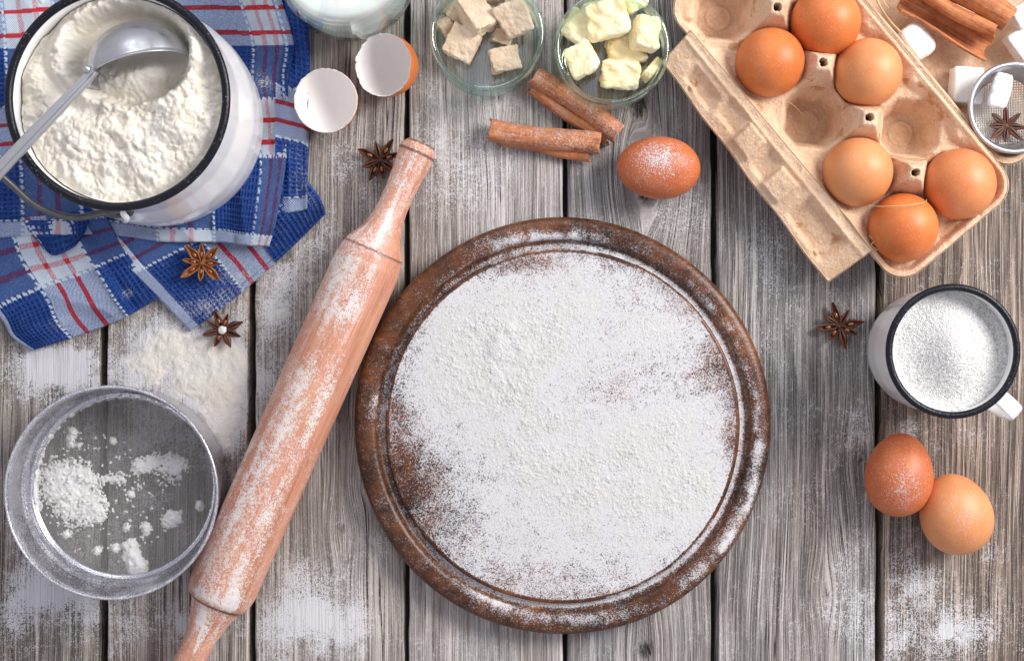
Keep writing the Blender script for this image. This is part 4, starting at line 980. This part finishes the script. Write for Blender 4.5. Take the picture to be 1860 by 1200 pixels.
for k, ((x, y), sz, rt, z, lab) in enumerate(ys):
    o = chunk('yeast_block', sz, rt, P(x, y, z), T_YEAST, 11 + k * 2.3, 16., .0005, 0, 30); tag(o, lab, 'yeast', 'yeast blocks in the glass bowl')
bowl(1112, 86, 'small green-tinted glass bowl with yellow cubes of butter')
bs = [((1102, 34), (.0270, .0230, .015), (R(8), R(-6), R(12)), .0300, 'big pale butter lump on top of the butter pile'),
      ((1172, 62), (.0175, .0210, .016), (R(-6), R(14), R(-6)), .0270, 'butter cube against the right side of the butter bowl'),
      ((1056, 108), (.0185, .0210, .016), (R(6), R(-10), R(26)), .0240, 'pale butter cube at the lower left of the butter bowl'),
      ((1127, 135), (.0240, .0175, .016), (R(14), R(2), R(-4)), .0200, 'butter cube with a wavy top lowest in the butter bowl'),
      ((1136, 92), (.0240, .0175, .014), (R(6), R(2), R(10)), .0140, 'deep yellow butter piece under the top lump'),
      ((1054, 52), (.0200, .0190, .014), (R(0), R(-14), R(-30)), .0210, 'butter piece leaning on the upper left of the butter bowl'),
      ((1150, 5), (.0150, .0120, .012), (R(6), R(18), R(30)), .0240, 'small butter piece at the top edge of the picture'),
      ((1183, 128), (.0150, .0060, .014), (R(0), R(12), R(48)), .0180, 'thin butter sliver along the lower right glass wall')]
for k, ((x, y), sz, rt, z, lab) in enumerate(bs):
    o = chunk('butter_piece', sz, rt, P(x, y, z), T_BUTTER, 31 + k * 1.7, 6., .0005, 0, 30, wave=.0005); tag(o, lab, 'butter', 'butter pieces in the glass bowl')

# ================================================================ CINNAMON
def quill(label, a, b, r, curls, seed, wall=.0010, dustf=0., name='cinnamon_stick', roll=0., group='cinnamon sticks', jag=.004):
    """bark rolled along a-b. curls: list of (centre offset, radius, start deg, end deg, end radius)"""
    a = np.array(a); b = np.array(b); d = b - a; L = np.linalg.norm(d); d /= L; s = np.cross([0, 0, 1], d); s /= np.linalg.norm(s); up = np.cross(d, s)
    sec = []
    for (ox, oy, r0, t0, t1, r1) in curls:
        m = 40; 
        for k in range(m):
            t = k / (m - 1); ang = R(t0 + (t1 - t0) * t) ; rr = r0 + (r1 - r0) * t; sec.append((ox + rr * math.cos(ang), oy + rr * math.sin(ang)))
    sec = np.array(sec); n = len(sec); tn = np.gradient(sec, axis=0); tn /= np.linalg.norm(tn, axis=1)[:, None] + 1e-9; nr = np.stack([tn[:, 1], -tn[:, 0]], -1)
    w = wall * (.9 + .3 * vnoise(np.arange(n) * .3, np.zeros(n), seed)); inn = sec - nr * w[:, None] * .5; out = sec + nr * w[:, None] * .5
    prof = np.vstack([out, inn[::-1]]); m = 90
    t = np.linspace(0, 1, m)[:, None]; pi_ = np.arange(len(prof))[None]; par = np.concatenate([np.arange(n), np.arange(n)[::-1]])[None]
    j0 = jag * fbm(par * .12, np.zeros_like(par, float), seed + 3, 3); j1 = jag * fbm(par * .12, np.ones_like(par, float), seed + 7, 3)
    ax = j0 + (L - j0 - j1) * t
    nz = 1 + .05 * (fbm(ax * 60, par * .06 + 0 * ax, seed, 3) - .5) + .03 * (fbm(ax * 500, par * .6 + 0 * ax, seed + 5, 2) - .5)
    bend = .0012 * np.sin(t * 5 + seed)
    PX = prof[:, 0][None] * nz + bend; PY = prof[:, 1][None] * nz
    c, s_ = math.cos(roll), math.sin(roll); PX, PY = PX * c - PY * s_, PX * s_ + PY * c
    V = a[None, None] + ax[..., None] * d + PX[..., None] * s + PY[..., None] * up
    V = V.reshape(-1, 3); F = gridfaces(m, len(prof), True)
    lo = V[:, 2].min(); 
    caps = []
    for row in (0, m - 1):
        for k in range(n - 1):
            q = [row * 2 * n + k, row * 2 * n + k + 1, row * 2 * n + 2 * n - 2 - k, row * 2 * n + 2 * n - 1 - k]; caps.append(q if row else q[::-1])
    F = np.vstack([F, np.array(caps)])
    mid = (a + b) / 2; e = Vector(d).to_track_quat('X', 'Z'); Mi = np.array(e.to_matrix()).T
    V2 = (Mi @ (V - mid).T).T
    fl = np.clip(dustf * (.3 + 1.4 * fbm(V[:, 0] * 90, V[:, 1] * 90, 5 + seed, 3)) * (V[:, 2] > a[2] - .001), 0, .8)
    o = mk(name, V2, F[:, ::-1], T_CINN, None, True, {'flour': fl}); o.location = mid; o.rotation_euler = e.to_euler()
    return tag(o, label, 'cinnamon', group)
k1 = .360e-3
quill('short cinnamon stick lying almost level on the pale plank', P(884, 238, .0085), P(1094, 268, .0085), 0, [(0.0012, 0, .0068, 250, 20, .0066), (.0012, 0, .0066, 20, -60, .0058), ], 3, dustf=.26)
quill('loose curl of cinnamon bark beside the lower edge of the level stick', P(905, 256, .0042), P(1082, 283, .0042), 0, [(0, 0, .0036, 200, -20, .0034)], 7, dustf=.1, wall=.0009, jag=.006)
quill('thick slanting cinnamon stick running down from between the two glass bowls', P(968, 132, .0085), P(1130, 246, .0085), 0, [(0, 0, .0066, 230, -40, .0062)], 5, dustf=.24)
quill('narrow cinnamon curl along the lower left side of the slanting stick', P(956, 152, .0050), P(1116, 262, .0050), 0, [(0, 0, .0042, 240, -30, .0038)], 9, dustf=.20, jag=.008)
quill('open trough of cinnamon bark in the carton lid, beside the first white lump', P(1634, -6, .022), P(1806, 90, .022), 0, [(0, 0.003, .0086, 178, 330, .0092)], 13, wall=.0016, jag=.006, group='large cinnamon barks in the carton lid')
quill('cinnamon bark strip with a rough edge lying over the open trough', P(1668, -18, .031), P(1820, 66, .031), 0, [(0, 0, .0040, 230, 10, .0036)], 15, wall=.0018, jag=.008, group='large cinnamon barks in the carton lid')
quill('rounded cinnamon roll nearest the top right corner, on the lid', P(1690, -48, .032), P(1838, 38, .032), 0, [(0, 0, .0078, 255, -50, .0070)], 17, wall=.0014, group='large cinnamon barks in the carton lid')

# ================================================================ WHITE LUMPS AND SMALL STRAINER
wl = [((1664, 76), (.0175, .0230, .013), (R(8), R(10), R(38)), .0150, 4., 'rounded white lump in the carton lid beside the hinge'),
      ((1754, 157), (.0195, .0235, .013), (R(2), R(3), R(-2)), .0140, 12., 'square white block tucked against the small strainer'),
      ((1860, 27), (.0180, .0150, .013), (R(4), R(3), R(32)), .0200, 9., 'white block at the right picture edge, above the other one'),
      ((1856, 80), (.0160, .0200, .012), (R(4), R(3), R(38)), .0170, 9., 'white block at the right picture edge, just over the strainer'),
      ((1817, 165), (.0125, .0215, .007), (R(10), R(-8), R(-14)), .0300, 5., 'thin white flake standing in the small strainer')]
for k, ((x, y), sz, rt, z, p_, lab) in enumerate(wl):
    o = chunk('white_lump', sz, rt, P(x, y, z), T_SUGARLUMP, 51 + k * 3.3, p_, .0003, 0, 22, wave=-1e-9); tag(o, lab, 'meringue', 'white lumps around the strainer')
def strainer():
    z = .036; cx, cy, _ = P(1842, 196, z); r = 83 * S * (1 - z)
    root = empty('tea_strainer', (cx, cy, .006), 'small round metal strainer with coarse mesh on the corner of the carton lid', 'strainer')
    h = z - .006
    pr = [(r - .0075, .010), (r - .0062, .009), (r - .005, .012), (r - .0022, h - .006), (r - .0012, h - .002), (r - .0006, h + .0004), (r + .0002, h + .0004), (r + .0004, h - .0012), (r - .0003, h - .003), (r, h - .001), (r - .0004, h + .0012), (r - .0018, h + .0016), (r - .0034, h + .0004), (r - .0040, h - .003), (r - .0072, .0125), (r - .0080, .0115), (r - .0075, .010)]
    pr = [(r - .0076, .012), (r - .0062, .0105), (r - .0048, .013), (r - .0010, h - .004), (r + .0002, h - .0015), (r + .0002, h + .0002), (r - .0008, h + .0012), (r - .0024, h + .0008), (r - .0036, h - .002), (r - .0070, .0150), (r - .0078, .0135), (r - .0076, .012)]
    lathe('strainer_rim', dens(pr, .0012), 160, T_ALU, root)
    wires('strainer_mesh', r - .0076, .00155, .00036, R(2), .0125, T_MESHWIRE, root, sag=.0020)
    return cx, cy
strainer()

# ================================================================ MUG OF SUGAR
def mug():
    z = .078; cx, cy, _ = P(1733.5, 638, z); ro = 122.5 * S * (1 - z)
    root = empty('enamel_mug', (cx, cy, 0), 'white enamel mug with a dark blue-black rim, heaped with sugar, right of the board', 'mug')
    b = ro - .0018
    pr = [(0, .0008), (b - .010, .0008), (b - .006, .002), (b - .0025, .007), (b - .0008, .018), (b, .04), (b - .0002, .065), (b, .0735), (b - .0018, .0738), (b - .0022, .065), (b - .002, .04), (b - .004, .008), (b - .008, .004), (0, .0035)]
    lathe('mug_body', dens(pr, .003), 160, T_ENAMEL, root)
    t = np.linspace(0, 2 * math.pi, 13); rim = [(ro - .0020 + .0022 * math.cos(a), .0750 + .0022 * math.sin(a)) for a in t]
    lathe('dark_rim', rim, 200, T_BLACK, root)
    # strap handle
    an = math.atan2(-(742 - 638), (1850 - 1733.5)); dx, dy = math.cos(an), math.sin(an)
    path = spline([(b - .001, .064), (b + .010, .0665), (b + .0185, .062), (b + .0200, .050), (b + .0165, .036), (b + .008, .026), (b - .001, .022)], 40)
    V = []; sec = [(-.0048, -.0009), (-.0052, 0), (-.0048, .0009), (0, .0013), (.0048, .0009), (.0052, 0), (.0048, -.0009), (0, -.0006)]
    for k, q in enumerate(path):
        d = path[min(k + 1, 39)] - path[max(k - 1, 0)]; d /= np.linalg.norm(d); nr = np.array((-d[1], d[0]))
        for (s, h) in sec:
            rr, zz = q + nr * h; V.append((rr * dx - s * dy, rr * dy + s * dx, zz))
    F = gridfaces(40, 8, True).tolist() + [list(range(8)), list(range(312, 320))[::-1]]
    o = mk('handle', V, F, T_ENAMEL, root)
    sd = o.modifiers.new('s', 'SUBSURF'); sd.levels = sd.render_levels = 1
    # sugar
    Rs = b - .0022; st = .0006; xs = np.arange(-Rs - st, Rs + st, st); X, Y = np.meshgrid(xs, xs); q = np.hypot(X, Y)
    zz = .0625 + .0145 * np.exp(-(((X - .002) / .0175) ** 2 + ((Y - .000) / .022) ** 2)) + .002 * sstep(.8 * Rs, Rs, q) + .0016 * (fbm(X * 60, Y * 60, 3, 3) - .5) + .0011 * (rng.random(X.shape) - .5)
    k = np.where(q > Rs, Rs / np.maximum(q, 1e-9), 1)
    o = grid_mesh('mug_sugar', X * k + cx, Y * k + cy, zz, T_SUGAR, None, mask=q < Rs); tag(o, 'heaped white granulated sugar filling the enamel mug', 'sugar', kind='stuff')
mug()

# ================================================================ STAR ANISE
def pod_mesh(open_, seed):
    m, L = 18, .0128; V = []; F = []
    for i in range(m):
        t = i / (m - 1); x = .0012 + L * t; wd = .00275 * (math.sin(math.pi * min(t * .92 + .05, 1)) ** .75) * (1 - .25 * t); dp = .0030 * math.sin(math.pi * min(.12 + .85 * t, 1)) ** .7 + .0004
        lift = .0016 * t * t; g = open_ * wd
        th = .35e-3
        sec = [(-g, .0020), (-wd, .0010), (-wd * .75, -dp * .35), (0, -dp), (wd * .75, -dp * .35), (wd, .0010), (g, .0020), (max(g - th, 0), .0017), (wd * .62, .0005), (0, -dp * .55), (-wd * .62, .0005), (-max(g - th, 0), .0017)]
        for (y, z) in sec: V.append((x, y * (1 + .12 * math.sin(9 * t + seed)), z * (.6 + .4 * math.sin(math.pi * min(t + .15, 1))) + lift + .0034))
    F = gridfaces(m, 12, True).tolist() + [list(range(12)), [(m - 1) * 12 + k for k in range(12)][::-1]]
    return V, F
def anise(px, py, z, label, rot, n=8, sc=1., tilt=(0, 0), pale=False, dusted=False, opens=None, skip=()):
    x, y, _ = P(px, py, z + .003)
    root = empty('star_anise', (x, y, z), label, 'star anise', 'star anise pods', (tilt[0], tilt[1], 0))
    mat = T_PODIN if pale else T_POD
    for k in range(n):
        if k in skip: continue
        op = (opens or [.7, .45, .8, .3, .6, .75, .35, .65])[k % 8]
        V, F = pod_mesh(op, k + px); a = R(rot + 360 / n * k + 6 * math.sin(k * 5.1 + px)); s = sc * (1 + .16 * math.sin(k * 3.3 + py)); c_, s_ = math.cos(a) * s, math.sin(a) * s
        V2 = [(vx * c_ - vy * s_, vx * s_ + vy * c_, vz * sc) for vx, vy, vz in V]
        p = mk('pod', V2, F, mat, root)
        if op > .5:
            e = lathe('seed', [(.0013 * math.sin(math.pi * i / 8), -.0021 * math.cos(math.pi * i / 8)) for i in range(9)], 12, T_SEED, p)
            e.rotation_euler = (0, math.pi / 2, a); e.location = (.0065 * c_, .0065 * s_, .0040 * sc)
    lathe('core', [(0, .0012), (.0014, .0016), (.0017, .0034), (.0008, .0044), (0, .0040)], 12, mat, root)
    if dusted:
        o = chunk('flour_dab', (.0052, .0050, .0022), (0, 0, 0), (0, 0, .0052), T_FLOUR, 3, 2.4, .0006, 0, 12); o.parent = root
anise(690, 291, .0005, 'brown star anise half hidden behind the upper handle of the rolling pin', 62)
anise(367, 478, .0075, 'orange-brown star anise lying on the blue towel', 40, sc=1.0, pale=True, opens=[.8] * 8)
anise(405, 599, .0022, 'dark star anise with white flour in its centre, at the towel tip', 20, sc=.90, dusted=True, opens=[.3, .7, .65, .3, .25, .6, .2, .5])
anise(1524, 592, .0005, 'very dark star anise in the shade left of the sugar mug', 12, sc=1.0)
anise(1827, 229, .0195, 'reddish star anise lying on the mesh of the small strainer', 0, sc=.86, opens=[.3, .2, .35, .25, .3, .2, .35, .3])
